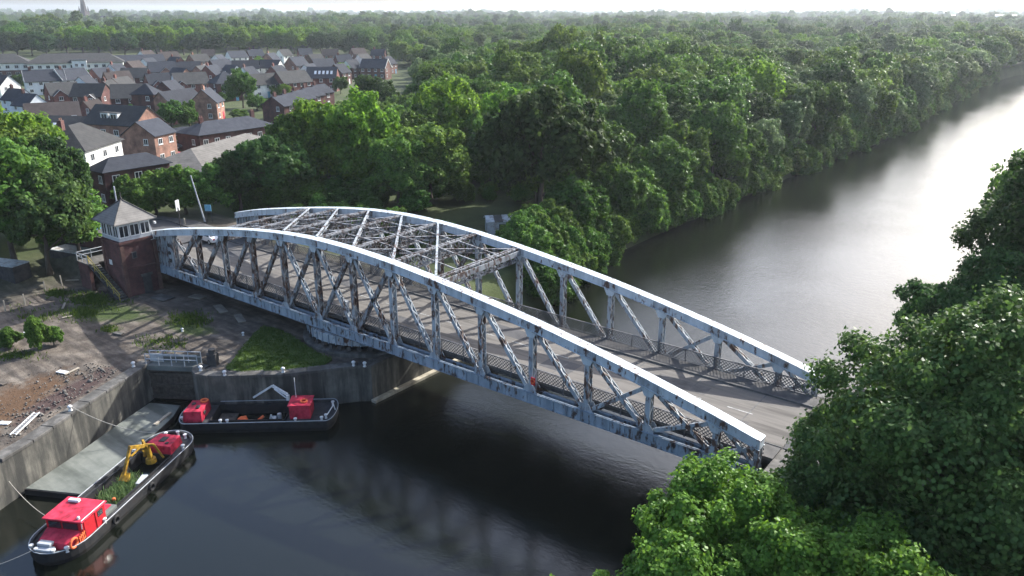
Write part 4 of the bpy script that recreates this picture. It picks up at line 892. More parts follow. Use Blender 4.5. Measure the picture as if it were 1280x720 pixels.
slab(247, 372, 1.9, 1.1, .2, 'pale sandy slab under the tail of the bridge'); slab(276, 387, 2.8, .9, -.3, 'long pale slab in the bridge shade beside the grass'); slab(300, 399, 2.6, .8, -.4, 'pale slab under the bridge toward the pivot plinth')
slab(203, 373, 2.6, 1.6, .1, 'grey slab at the foot of the control tower', 'coping'); slab(148, 418, 1.2, .5, .3, 'small grey slab on the open dirt', 'coping')
for (px, py, L, rz, lb, m) in ((91, 351, 1.7, .75, 'pale plank on the bank below the stairs', 'timber'), (80, 383, 2.0, -.55, 'pale plank lying in front of the weeds', 'timber'), (84, 397, 1.0, 1.3, 'short pale plank propped near the weeds', 'timber'), (78, 466, 1.1, .3, 'white board on the rubble above the quay wall', 'white_paint'), (5, 530, 1.0, .6, 'white panel lying at the edge of the rusty spoil', 'white_paint'), (33, 418, 1.2, -.4, 'white sheet fallen between the two bushes', 'white_paint'), (3, 480, .9, .2, 'brown board on the rusty spoil', 'timber_dark'), (90, 465, 1.6, 1.9, 'thin stick leaning on the rubble beside the white board', 'timber')):
    slab(px, py, L, .22 if m == 'timber' else .5, rz, lb, m, h=.08, nm='plank', ct='plank')
Ld = empty('ladder', tuple(bp(32, 531, YARD)[:2])+(YARD+.12,), label='white aluminium ladder lying on the rubble by the quay wall', cat='ladder')
pa = bp(17, 545, YARD); pb = bp(47, 517, YARD); dv = Vector((pb-pa)[:2].tolist()+[0]); L = dv.length; Ld.rotation_euler = (0, 0, math.atan2(dv.y, dv.x))
for s_ in (-.22, .22):
    mb = MB(); mb.box((0, s_, .03), (L, .07, .08)); pl('rail', mb, 'white_paint', Ld)
for k in range(11):
    mb = MB(); mb.box((-L/2+.2+k*(L-.4)/10, 0, .03), (.06, .41, .05)); pl('rung', mb, 'white_paint', Ld)
for (px, py, lb) in ((7, 389, 'leaning pale fence post by the field edge'), (32, 381, 'upright pale fence post in the dry grass'), (57, 364, 'pale fence post beside the yellow green weeds'), (78, 357, 'grey fence post on the bank')):
    q_ = bp(px, py, YARD); mb = MB(); mb.beam((0, 0, -.2), (random.uniform(-.15, .15), 0, 1.25), .12, .12); tag(link('fence_post', mb.mesh('fence_post'), 'timber', loc=(q_[0], q_[1], YARD+.05)), lb, 'post')
# rubble stones along the quay
V = []; F = []
pts = []
for k in range(650):
    t = rng.uniform(0, 1); base = np.array(LW[5])*(1-t)+np.array((20.5, -33))*t; off = abs(rng.normal(0, 3.2))+1.5; n_ = np.array((-.9, -.43))
    q_ = base+n_*off; r_ = rng.uniform(.03, .085)*(2.2 if rng.random() < .06 else 1); ang = rng.uniform(0, 6.28); o = len(V)
    for sx, sy, sz in ((-1, -1, -1), (1, -1, -1), (1, 1, -1), (-1, 1, -1), (-.7, -.6, 1), (.6, -.7, 1), (.7, .6, .8), (-.6, .7, .9)):
        x_ = sx*r_*rng.uniform(.7, 1.3); y_ = sy*r_*rng.uniform(.7, 1.3)
        V.append((q_[0]+x_*math.cos(ang)-y_*math.sin(ang), q_[1]+x_*math.sin(ang)+y_*math.cos(ang), YARD+.08+sz*r_*.6))
    F += [(o, o+3, o+2, o+1), (o+4, o+5, o+6, o+7), (o, o+1, o+5, o+4), (o+1, o+2, o+6, o+5), (o+2, o+3, o+7, o+6), (o+3, o, o+4, o+7)]
mottled('rubble', (.05, .045, .042), (.17, .16, .145), .8, .95)
tag(raw('rubble', np.array(V), np.array(F), 'rubble'), 'scattered broken stones along the quay', 'rubble', kind='stuff')

# ------------------------------------------------------------------ trees
def unit(v): return v/np.maximum(np.linalg.norm(v, axis=1, keepdims=True), 1e-9)
def rand_dirs(rg, n): return unit(rg.normal(size=(n, 3)))
def make_crown(seed, Rr, z0, z1, nl, leaf, count, mat, shape='round', aspect=1.5, lobes=None, core=True, sub=(.30, .46)):
    rg = np.random.default_rng(seed); zc = (z0+z1)/2; hz = (z1-z0)/2
    C = [];  rad = []
    d = rand_dirs(rg, nl*3); d = d[d[:, 2] > -.75][:nl]
    for k, v in enumerate(d):
        kk = rg.uniform(.45, .86); c = np.array([v[0]*Rr*kk, v[1]*Rr*kk, v[2]*hz*kk])
        if shape == 'cone': c[:2] *= np.clip(1.15-(c[2]/hz+1)*.42, .25, 1.2)
        if shape == 'poplar': c[:2] *= .8
        if shape == 'wide' and c[2] < -.2*hz: c[:2] *= .8
        C.append(c); rad.append(min(Rr, hz)*rg.uniform(.17, .36))
    C.append(np.zeros(3)); rad.append(min(Rr, hz)*.5)
    C = np.array(C); rad = np.array(rad)
    # sub-lobes
    SC = []; SR = []; OW = []
    for k in range(len(C)):
        ns = int(10+8*rg.random()); dd = rand_dirs(rg, ns); dd[:, 2] = dd[:, 2]*.9+.12; dd = unit(dd)
        SC.append(C[k]+dd*rad[k]*rg.uniform(.75, 1.12, (ns, 1))); SR.append(rad[k]*rg.uniform(sub[0], sub[1], ns)); OW.append(np.full(ns, k))
    SC = np.concatenate(SC); SR = np.concatenate(SR); OW = np.concatenate(OW)
    pr = SR**2/np.sum(SR**2); pick = rg.choice(len(SC), count*2, p=pr); n = len(pick)
    dd = rand_dirs(rg, n); outw = unit(SC[pick]-C[OW[pick]]); dd = unit(dd+outw*.7)
    P = SC[pick]+dd*(SR[pick]*np.where(rg.random(n) < .22, rg.uniform(1.0, 1.55, n), rg.uniform(.55, 1.1, n)))[:, None]
    keep = np.ones(n, bool)
    for k in range(len(C)): keep &= np.linalg.norm(P-C[k], axis=1) > rad[k]*.86
    P = P[keep][:count]; dd = dd[keep][:count]; n = len(P)
    nor = unit(dd*.8+rand_dirs(rg, n)*.72+np.array([0, 0, .25])); t = unit(np.cross(nor, rand_dirs(rg, n))); b = np.cross(nor, t)
    s_ = leaf*rg.uniform(.6, 1.35, n)[:, None]; a_ = t*s_*.5*aspect; b_ = b*s_*.5
    fold = nor*s_*.16
    V = np.stack([P-a_, P-b_-fold, P+a_*1.05, P+b_-fold], 1).reshape(-1, 3); F = np.arange(4*n).reshape(-1, 4)
    if core:      # large inner leaves so that the crown is dense inside
        m = max(500, count//3); pk = rg.choice(len(C), m, p=rad**2/np.sum(rad**2)); cd = rand_dirs(rg, m); Q = C[pk]+cd*(rad[pk]*rg.uniform(.66, .9, m))[:, None]
        nn = unit(cd+rand_dirs(rg, m)*.4); t = unit(np.cross(nn, rand_dirs(rg, m))); b = np.cross(nn, t); s_ = np.full((m, 1), leaf*.75)
        V2 = np.stack([Q-t*s_, Q-b*s_, Q+t*s_, Q+b*s_], 1).reshape(-1, 3); F = np.concatenate([F, np.arange(4*m).reshape(-1, 4)+len(V)]); V = np.concatenate([V, V2])
    V[:, 2] += zc
    C = C+np.array([0, 0, zc])
    return raw_mesh('crown', V, F, mat), C
def make_trunk(seed, C, z0, r, htop, nlimb=7):
    rg = np.random.default_rng(seed); mb = MB(); n = 6; lean = rg.normal(0, .25, (n+1, 2)); lean[0] = 0; lean = np.cumsum(lean*.5, 0)
    pts = [(lean[k, 0], lean[k, 1], -.4+(htop+.4)*k/n) for k in range(n+1)]
    mb.tube(pts, [r*1.35]+[r*(1-.72*k/n) for k in range(1, n+1)], 8)
    for c in C[rg.permutation(len(C)-1)[:nlimb]]:
        t = rg.uniform(.35, .8); k = t*n; i = int(k); a = Vector(pts[i]).lerp(Vector(pts[min(i+1, n)]), k-i); b = Vector(c); m_ = a.lerp(b, .5)+Vector((0, 0, -.3+.5*rg.random()))
        mb.tube([a, m_, b], [r*.42, r*.28, r*.08], 6)
    me = mb.mesh('trunk'); me.materials.append(MATS['bark']); me.polygons.foreach_set('use_smooth', [True]*len(me.polygons)); return me
SPEC = {   # kind: (R, z0, z1, lobes, leaf, count, mat, shape)
    'oak':    (6.0, 2.2, 12.5, 36, .33, 15000, 'leaf_mid', 'round'),
    'ash':    (5.4, 2.0, 14.0, 38, .32, 15000, 'leaf_ash2', 'round'),
    'dark':   (6.2, 1.8, 12.0, 38, .32, 15000, 'leaf_dark', 'wide'),
    'lime':   (5.6, 1.5, 12.5, 32, .32, 14000, 'leaf_light', 'round'),
    'willow': (6.4, 1.2, 12.0, 40, .30, 15000, 'leaf_willow', 'wide'),
    'poplar': (3.6, 1.5, 17.0, 30, .30, 12000, 'leaf_willow2', 'poplar'),
    'bushy':  (4.6, .2, 8.5, 26, .30, 11000, 'leaf_mid', 'round'),
    'sycamore': (6.6, 1.6, 13.8, 40, .33, 16000, 'leaf_mid', 'cone'),
}
foliage('leaf_ash2', (0.0426, 0.0904, 0.0188), (0.1403, 0.23, 0.0506)); foliage('leaf_willow2', (0.0506, 0.0878, 0.0346), (0.1403, 0.2021, 0.0818))
KINDS = {}
for i, (k, s_) in enumerate(SPEC.items()):
    KINDS[k] = []
    for v in range(2):
        cm, C = make_crown(100+i*10+v, *s_[:3], s_[3], s_[4], s_[5], s_[6], s_[7]); KINDS[k].append((cm, make_trunk(i*10+v, C, 0, .32, s_[2]*.62)))
TL = {  # labels by kind
    'oak': 'rounded mid green tree', 'ash': 'tall fresh green ash like tree', 'dark': 'spreading dark green tree', 'lime': 'bright yellow green tree', 'willow': 'pale grey green willow', 'poplar': 'tall narrow grey green poplar', 'bushy': 'low bushy green tree', 'sycamore': 'broad tapering green sycamore'}
NAMES = {'oak': 'oak_tree', 'ash': 'ash_tree', 'dark': 'dark_tree', 'lime': 'lime_tree', 'willow': 'willow_tree', 'poplar': 'poplar_tree', 'bushy': 'bushy_tree', 'sycamore': 'sycamore_tree'}
PROTO = {}
def gz(x, y): return float(ground_z(np.array([[x]]), np.array([[y]]))[0, 0])
def tree(kind, x, y, s=1.0, sz=None, where='in the canalside wood', group=None, label=None, z=None, rz=None):
    v = random.randrange(2); cm, tm = KINDS[kind][v]
    z = gz(x, y) if z is None else z
    r_ = empty(NAMES[kind], (x, y, max(z, ZW)-.05), random.uniform(0, 6.28) if rz is None else rz, label or TL[kind]+' '+where, 'tree', group or TL[kind]+' '+where)
    r_.scale = (s*random.uniform(.86, 1.14), s*random.uniform(.86, 1.14), sz or s*random.uniform(.82, 1.22))
    link('trunk', tm, parent=r_); c = link('crown', cm, parent=r_)
    if (kind, v) not in PROTO: PROTO[(kind, v)] = c
    return r_
def pick(rg, wts):
    k = list(wts); p = np.array([wts[q_] for q_ in k], float); return k[rg.choice(len(k), p=p/p.sum())]
rg = np.random.default_rng(11)
def bound(y): return -42-(y-36)*.86
def bankx(y): return float(np.interp(y, [p[1] for p in BANKL], [p[0] for p in BANKL]))
def pix(x, y, z):
    d = np.array([x, y, z])-CAM; t = d @ fw; return 640+976*(d @ rt)/t, 360-976*(d @ upv)/t
def blocks_town(x, y, ztop):
    px, py = pix(x, y, ztop); px2 = px
    return px < 515 and py < np.interp(px, [-200, 100, 262, 275, 330, 395, 440, 500, 514], [262, 262, 240, 225, 178, 138, 118, 118, 80])
cand = []
STEP = 9.6
for gy in np.arange(24, 640, STEP*.9):
    for gx in np.arange(-560, 40, STEP):
        x = gx+rg.uniform(-3.2, 3.2); y = gy+rg.uniform(-3.2, 3.2)
        if x > bankx(y)-7.5 or x < bound(y)+rg.uniform(-3, 3): continue
        if y < 31+(-x-5)*.05 and x < 8: continue
        if x < 3 and y < 66: continue
        if ((x-3)/10.5)**2+((y-43)/15)**2 < 1 or (8 < x < 26 and y < 44): continue
        if x < -300: continue
        cand.append((x, y))
# bank edge row
for y in np.arange(46, 560, 6.2): cand.append((bankx(y)-rg.uniform(1.4, 3.4), y+rg.uniform(-2, 2)))
keepc = []
for p in cand:
    if all((p[0]-q_[0])**2+(p[1]-q_[1])**2 > 26 for q_ in keepc[-90:]): keepc.append(p)
keepc.sort(key=lambda p: math.hypot(p[0]-CAM[0], p[1]-CAM[1]))
NEAR = keepc[:225]; REST = [p for p in keepc[225:] if not (math.hypot(p[0]-CAM[0], p[1]-CAM[1]) < 430 and blocks_town(p[0]-5, p[1]-4, 13))]
for (x, y) in NEAR:
    bank = x > bankx(y)-8
    cl = math.sin(x*.045+1.2)+math.sin(y*.038+x*.02)
    wts = {'oak': 4, 'ash': 3.2, 'dark': 2.2+1.6*(cl < -.4), 'lime': .5+1.0*(cl > .6), 'willow': 1.0, 'sycamore': 3, 'poplar': .35}
    if bank: wts = {'ash': 2, 'oak': 2, 'sycamore': 2, 'bushy': 5, 'lime': 1.2}
    if y > 120: wts['poplar'] = 1.0; wts['willow'] = 1.7
    k = pick(rg, wts); s = rg.uniform(.98, 1.38)*(.88 if bank else 1)*(1+.22*vnoise(x*.11, y*.11))
    while s > .62 and math.hypot(x-CAM[0], y-CAM[1]) < 330 and (blocks_town(x-5*s, y-4*s, SPEC[k][2]*s*.9-1) or blocks_town(x, y, SPEC[k][2]*s-1)): s -= .08
    if s <= .62: continue
    tree(k, x, y, s, where='on the canal bank edge of the wood' if bank else 'in the canalside wood')
# placed trees: (kind, px, py of the foot, level, scale, zscale, label)
def ptree(kind, px, py, lev, s, sz, label, group=None, topy=None):
    if topy is not None:
        q_ = bp(px, py, lev); a_ = pix(q_[0], q_[1], lev+SPEC[kind][2]*.97)[1]; b_ = pix(q_[0], q_[1], lev)[1]; sz = (b_-topy)/(b_-a_); s = s or sz
    q_ = bp(px, py, lev); return tree(kind, q_[0], q_[1], s, sz, z=lev, label=label, group=group)
ptree('dark', 62, 338, -1.5, 1.05, 1, 'big dark leafy tree overhanging the yard fence left of the tower', topy=215)
ptree('oak', 18, 330, -1.2, 1.15, 1, 'round oak behind the yard fence near the dark containers', topy=185)
ptree('ash', 100, 318, -.6, .8, 1, 'ash tree at the roadside wall behind the tower', topy=240)
ptree('lime', 18, 280, .3, 1.2, 1, 'tall bright topped tree behind the yard oak', topy=128)
ptree('dark', 78, 292, .3, 1.0, 1, 'dark tree beside the road near the white rendered house', topy=172)
ptree('ash', 48, 285, .3, 1.0, 1, 'leafy ash between the bright topped tree and the white rendered house', topy=150)
ptree('bushy', 195, 268, .4, .85, .8, 'bushy shrub tree in front of the long brick building')
ptree('bushy', 232, 268, .4, .95, .82, 'rounded shrub tree beside the traffic light')
ptree('bushy', 262, 266, .4, .9, .85, 'shrub tree behind the leaning pole')
ptree('bushy', 165, 262, .4, .6, .6, 'small shrub tree behind the control tower roof')
ptree('dark', 300, 262, .2, .85, 1, 'dark tree shading the far end of the bridge', topy=190)
ptree('dark', 336, 262, .0, .9, 1, 'dark tree behind the bowed top of the bridge', topy=172)
ptree('oak', 372, 252, -.5, 1.0, 1, 'dense oak behind the bridge near the bright crowned trees', topy=150)
ptree('lime', 412, 248, -.8, 1.2, 1, 'large bright yellow green crowned tree above the bridge', topy=128)
ptree('lime', 458, 250, -.8, 1.15, 1, 'second bright yellow green crowned tree above the bridge', topy=124)
ptree('ash', 500, 262, -.8, .95, 1, 'ash tree at the edge of the grassy clearing', topy=165)
ptree('ash', 540, 252, -.8, 1.1, 1, 'tall ash above the grassy clearing', topy=150)
ptree('oak', 392, 228, -.3, 1.0, 1, 'oak behind the large bright crowned tree', topy=140)
ptree('sycamore', 480, 232, -.5, 1.0, 1, 'sycamore behind the second bright crowned tree', topy=140)
ptree('oak', 525, 222, -.5, 1.0, 1, 'oak between the two ash trees of the clearing', topy=138)
ptree('dark', 355, 225, .0, .9, 1, 'dark tree behind the dense oak', topy=160)
ptree('dark', 318, 238, .2, .85, 1, 'dark tree behind the one shading the bridge end', topy=185)
ptree('bushy', 430, 262, -.8, .8, .6, 'leafy bush under the large bright crowned tree')
ptree('bushy', 390, 262, -.6, .8, .6, 'leafy bush under the dense oak')
ptree('bushy', 350, 264, -.3, .8, .6, 'leafy bush under the dark tree behind the bridge top')
ptree('bushy', 520, 268, -1, .7, .5, 'leafy bush at the foot of the clearing ash')
ptree('dark', 470, 160, .5, 1.15, 1, 'wide dark tree at the edge of the estate', topy=96)
ptree('bushy', 462, 262, -.8, .5, .62, 'small lit bush behind the top chord of the bridge')
ptree('bushy', 655, 300, -1.5, .62, .5, 'low bush growing beside the abandoned shed')
ptree('bushy', 690, 318, -3.0, .72, .55, 'bush on the bank below the abandoned shed')
ptree('bushy', 640, 315, -2.5, .6, .45, 'bush beneath the bridge truss on the bank')
ptree('bushy', 590, 320, -2.2, .6, .42, 'small bush seen through the truss beside the deck')
ptree('bushy', 560, 305, -2.2, .55, .4, 'small bush by the shed seen through the bracing')
# estate trees
for (px, py, kind, s, sz) in [(215, 160, 'bushy', .9, .8), (237, 158, 'bushy', .75, .8), (305, 136, 'oak', .85, .95), (322, 138, 'bushy', .8, .6), (140, 152, 'bushy', .7, .5), (165, 150, 'bushy', .6, .5), (118, 137, 'bushy', .35, .75), (28, 115, 'oak', .6, .5), (50, 92, 'bushy', .9, .5), (155, 95, 'bushy', .8, .6),
        (175, 97, 'bushy', .7, .5), (246, 121, 'bushy', .6, .6), (300, 148, 'bushy', .6, .3), (345, 122, 'bushy', .7, .55), (357, 124, 'lime', .45, .4), (430, 100, 'lime', .5, .6), (426, 118, 'oak', .5, .5), (325, 90, 'lime', .5, .6), (408, 84, 'bushy', .5, .6), (105, 100, 'bushy', .8, .6), (280, 128, 'bushy', .5, .4), (197, 100, 'bushy', .6, .5), (10, 122, 'bushy', .7, .6), (260, 175, 'bushy', .6, .4), (390, 130, 'bushy', .7, .55), (225, 180, 'bushy', .5, .35), (205, 195, 'bushy', .6, .3)]:
    ptree(kind, px, py, .6, s, sz, TL[kind]+' in the estate gardens', TL[kind]+' in the estate gardens')
for k, px in enumerate([5, 22, 40, 58, 85, 104, 124, 140, 157, 180, 197, 214, 230, 247, 266, 283, 300, 317, 334, 351, 368, 384, 402, 420, 440]):
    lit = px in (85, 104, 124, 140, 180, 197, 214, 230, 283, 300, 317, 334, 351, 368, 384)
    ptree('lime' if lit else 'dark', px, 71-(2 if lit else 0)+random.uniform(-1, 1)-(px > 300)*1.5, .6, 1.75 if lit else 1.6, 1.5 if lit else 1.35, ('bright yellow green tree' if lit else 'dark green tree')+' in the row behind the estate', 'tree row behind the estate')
# trees of the tower yard: two bushes
for (px, py, s, sz, lb) in ((50, 438, .3, .42, 'dark leafy bush standing in the open yard'), (68, 432, .22, .24, 'low part bush beside the dark leafy yard bush'), (14, 434, .3, .24, 'low grassy green bush at the yard edge')):
    q_ = bp(px, py, YARD); cm, tm = KINDS['bushy'][0]; r_ = empty('bush', (q_[0], q_[1], YARD), random.uniform(0, 6), lb, 'bush'); r_.scale = (s, s, sz); link('stem', tm, parent=r_); link('foliage', cm, parent=r_)
# weeds in the barge hold
pts_ = [(rng.normal(8.2, 1.0), rng.normal(0, .5), .02+max(0, rng.normal(.25, .2))) for k in range(300)]
pts_ = [p for p in pts_ if 6.2 < p[0] < 11 and abs(p[1]) < 1.25]
o = tufts('cut_weed', pts_, .42, .09, 'leaf_willow', 'heap of cut green weed in the hold of the work barge', 'weed heap', None, .16, 9)
o.location = B1.location; o.rotation_euler = B1.rotation_euler
# big foreground trees, leaf by leaf
def bigtree(name, x, y, z, Rr, z0, z1, nl, leaf, count, mat, label, seed, trunk_r=.38, sub=(.22, .4), shape='round'):
    cm, C = make_crown(seed, Rr, z0, z1, nl, leaf, count, mat, shape, 1.35, sub=sub); r_ = empty(name, (x, y, z), seed, label, 'tree'); link('crown', cm, parent=r_); link('trunk', make_trunk(seed, C, 0, trunk_r, (z0+z1)/2, 14), parent=r_); return r_
bigtree('maple_tree', 71.6, -16.2, -2.2, 7.3, .8, 10.9, 74, .145, 150000, 'leaf_maple', 'bright green maple in front of the near end of the bridge', 301)
bigtree('maple_tree', 65.6, -21.6, -3.4, 4.3, .6, 7.4, 40, .14, 56000, 'leaf_maple', 'smaller bright maple leaning over the water below the bridge end', 302, .25)
bigtree('sycamore_tree', 76.9, -7.3, -1.4, 9.6, 1.0, 17.6, 90, .16, 170000, 'leaf_deep', 'huge dark leafed sycamore hiding the road end of the bridge', 303, .5, shape='cone')
bigtree('maple_tree', 76.6, -18.4, -1.8, 5.6, .8, 11.2, 50, .145, 90000, 'leaf_maple', 'bright maple under the huge sycamore, beside the larger maple', 308, .3)
bigtree('elm_tree', 76.5, 18, -1.2, 7.8, 1.0, 12.6, 50, .20, 70000, 'leaf_dark', 'dark spreading elm on the tree side bank past the bridge', 304, .4)
bigtree('elm_tree', 80.5, 30, -1.2, 9.6, 1.2, 23.5, 60, .22, 90000, 'leaf_dark', 'tall dark elm farther along the tree side bank', 305, .45)
bigtree('sycamore_tree', 85.5, -17, -1.4, 6.0, 1.0, 10, 40, .17, 60000, 'leaf_deep', 'deep green sycamore beside the huge dark one', 306, .4)
bigtree('elm_tree', 87, 8, -1.2, 7.0, 1.2, 14, 40, .21, 55000, 'leaf_dark', 'dark elm behind the huge sycamore by the road', 307, .4)
for (x, y, s) in ((84, 52, 1.1), (80, 66, 1.0), (84, 84, 1.1), (82, 104, 1.0), (85, 128, 1.05), (84, 150, 1.1)): tree('dark', x, y, s, where='on the tree side canal bank')
# the rest of the wood and the wooded plain as one mass each
def forest(name, pts, label, keys):
    P = np.array([p[:3] for p in pts]); me = bpy.data.meshes.new(name); me.vertices.add(len(P)); me.vertices.foreach_set('co', P.astype(np.float32).ravel())
    for an, col in (('tree_scale', 3), ('tree_turn', 4)):
        at = me.attributes.new(an, 'FLOAT', 'POINT'); at.data.foreach_set('value', np.array([p[col] for p in pts], np.float32))
    me.update(); o = link(name, me); tag(o, label, 'wood', kind='stuff')
    ng = bpy.data.node_groups.new(name, 'GeometryNodeTree'); ng.interface.new_socket('Geometry', in_out='INPUT', socket_type='NodeSocketGeometry'); ng.interface.new_socket('Geometry', in_out='OUTPUT', socket_type='NodeSocketGeometry')
    n = ng.nodes; l = ng.links; gi = n.new('NodeGroupInput'); go = n.new('NodeGroupOutput'); j = n.new('GeometryNodeJoinGeometry')
    for k in keys:
        oi = n.new('GeometryNodeObjectInfo'); oi.inputs['Object'].default_value = PROTO[k]; oi.inputs['As Instance'].default_value = True; oi.transform_space = 'ORIGINAL'; l.new(oi.outputs['Geometry'], j.inputs[0])
    ip = n.new('GeometryNodeInstanceOnPoints'); ip.inputs['Pick Instance'].default_value = True; l.new(gi.outputs[0], ip.inputs['Points']); l.new(j.outputs[0], ip.inputs['Instance'])
    a = n.new('GeometryNodeInputNamedAttribute'); a.data_type = 'FLOAT'; a.inputs['Name'].default_value = 'tree_scale'; l.new(a.outputs[0], ip.inputs['Scale'])
    a2 = n.new('GeometryNodeInputNamedAttribute'); a2.data_type = 'FLOAT'; a2.inputs['Name'].default_value = 'tree_turn'; cx = n.new('ShaderNodeCombineXYZ'); l.new(a2.outputs[0], cx.inputs[2])
    er = n.new('FunctionNodeEulerToRotation'); l.new(cx.outputs[0], er.inputs[0]); l.new(er.outputs[0], ip.inputs['Rotation']); l.new(ip.outputs[0], go.inputs[0])
    md = o.modifiers.new('scatter', 'NODES'); md.node_group = ng; return o
und = []
for k in range(900):
    if k < 300: y = 24+rg.random()**1.6*60; x = rg.uniform(-48, 22); sc_ = rg.uniform(.28, .55)
    else: y = 30+430*rg.random()**1.5; x = bankx(y)-rg.uniform(-.7, 5.5); sc_ = rg.uniform(.38, .78)
    if ((x-3)/9)**2+((y-43)/13)**2 < 1 or (9 < x < 21 and y < 47): continue
    if y < 16 or (x < -30 and y < 30) or x > bankx(y)+.8: continue
    und.append((x, y, gz(x, y)-.2, sc_, rg.uniform(0, 6.28)))
forest('undergrowth', und, 'low bushes and brambles under the trees and along the bank', [k for k in PROTO if k[0] == 'bushy'])
keys = [k for k in PROTO if k[0] not in ('bushy',)]
kk = [k for k in keys for _ in range(1)]
def bankr(y): return float(np.interp(y, [p[1] for p in BANKR], [p[0] for p in BANKR]))
rgt = [(bankr(y)+2.5+k*9+rg.uniform(-1, 4), y+rg.uniform(-3, 3)) for y in np.arange(62, 540, 9) for k in range(5) if k or rg.random() < .8]
forest('bank_wood', [(x, y, gz(x, y)-.2, rg.uniform(.7, 1.15), rg.uniform(0, 6.28)) for x, y in rgt], 'green wood lining the tree side canal bank into the distance', [k for k in keys if k[0] in ('oak', 'dark', 'ash', 'sycamore')])
forest('wood', [(x, y, gz(x, y), rg.uniform(.8, 1.3)*(1+.28*float(vnoise(x*.09, y*.09))), rg.uniform(0, 6.28)) for x, y in REST], 'dense green wood stretching along the far canal bank', [k for k in keys if k[0] != 'lime' or k[1] == 0])
far = []
cosv = math.cos(R(40)); az0 = YAW
for (r0_, r1_, st, smin, smax) in ((440, 900, 15, 1.0, 1.5), (900, 2000, 26, 1.2, 1.8), (2000, 4200, 55, 1.6, 2.4), (4200, 7600, 110, 2.2, 3.4)):
    area = .5*R(84)*(r1_**2-r0_**2); N_ = int(area/st**2)
    rr_ = np.sqrt(rg.uniform(r0_**2, r1_**2, N_)); aa = az0+rg.uniform(-R(42), R(42), N_)
    X_ = CAM[0]+rr_*np.sin(aa); Y_ = CAM[1]+rr_*np.cos(aa)
    D_ = dist_poly(X_, Y_)
    for x, y, d, r_ in zip(X_, Y_, D_, rr_):
        if d > -6: continue
        left = x < bound(y)
        if left and r_ < 640 and y < 420 and x < -60 and x > -640 and y < 330+.0*x: continue
        if not left and r_ < 660 and x < bankx(min(y, 880)) and y < 640 and x > -300: continue
        if vnoise(x*.02, y*.02) > .42 and r_ > 700 and rg.random() < .8: continue
        far.append((x, y, .5, rg.uniform(smin*.8, smax)*(1+.3*float(vnoise(x*.035, y*.035))), rg.uniform(0, 6.28)))
forest('far_wood', far, 'far wooded plain fading into haze at the horizon', [k for k in keys if k[0] in ('oak', 'dark', 'sycamore', 'ash', 'willow', 'poplar')])

# ------------------------------------------------------------------ houses
WIN = {}
def win_mesh(wd, h):
    if (wd, h) not in WIN:
        f = MB(); t = .09
        f.b2(-wd/2, wd/2, -.05, .03, 0, t); f.b2(-wd/2, wd/2, -.05, .03, h-t, h); f.b2(-wd/2, -wd/2+t, -.05, .03, t, h-t); f.b2(wd/2-t, wd/2, -.05, .03, t, h-t); f.b2(-.035, .035, -.045, .03, t, h-t); f.b2(-wd/2-.1, wd/2+.1, -.09, .03, -.12, -.002)
        p = MB(); p.b2(-wd/2+t, wd/2-t, -.012, .02, t, h-t)
        fm = f.mesh('window'); fm.materials.append(MATS['white_paint']); pm = p.mesh('pane'); pm.materials.append(MATS['glass']); WIN[(wd, h)] = (fm, pm)
    return WIN[(wd, h)]
def window(root, x, y, z, rz, wd=1.2, h=1.15):
    fm, pm = win_mesh(wd, h); o = link('window', fm, parent=root, loc=(x, y, z)); o.rotation_euler = (0, 0, rz); link('pane', pm, parent=o); return o
def gable_roof(L, D, h, rise, over=.35, th=.14, y0=0, x0=0):
    mb = MB(); hx = L/2+over*.6; hy = D/2+over; ze = h-rise*over/(D/2); zr = h+rise
    for s_ in (-1, 1):
        vs = [(x0-hx, y0+s_*hy, ze), (x0+hx, y0+s_*hy, ze), (x0+hx, y0, zr), (x0-hx, y0, zr)]; vs += [(x, y, z+th) for x, y, z in vs]
        mb.add(vs, [(0, 1, 2, 3), (7, 6, 5, 4), (0, 4, 5, 1), (1, 5, 6, 2), (2, 6, 7, 3), (3, 7, 4, 0)])
    return mb
def gable_body(L, D, h, rise, x0=0, y0=0, zb=-.3):
    mb = MB(); a, b = x0-L/2, x0+L/2; c, d = y0-D/2, y0+D/2
    mb.add([(a, c, zb), (b, c, zb), (b, d, zb), (a, d, zb), (a, c, h), (b, c, h), (b, d, h), (a, d, h), (a, y0, h+rise), (b, y0, h+rise)],
           [(3, 2, 1, 0), (0, 1, 5, 4), (2, 3, 7, 6), (1, 2, 6, 9, 5), (3, 0, 4, 8, 7), (4, 5, 9, 8), (7, 8, 9, 6)]); return mb
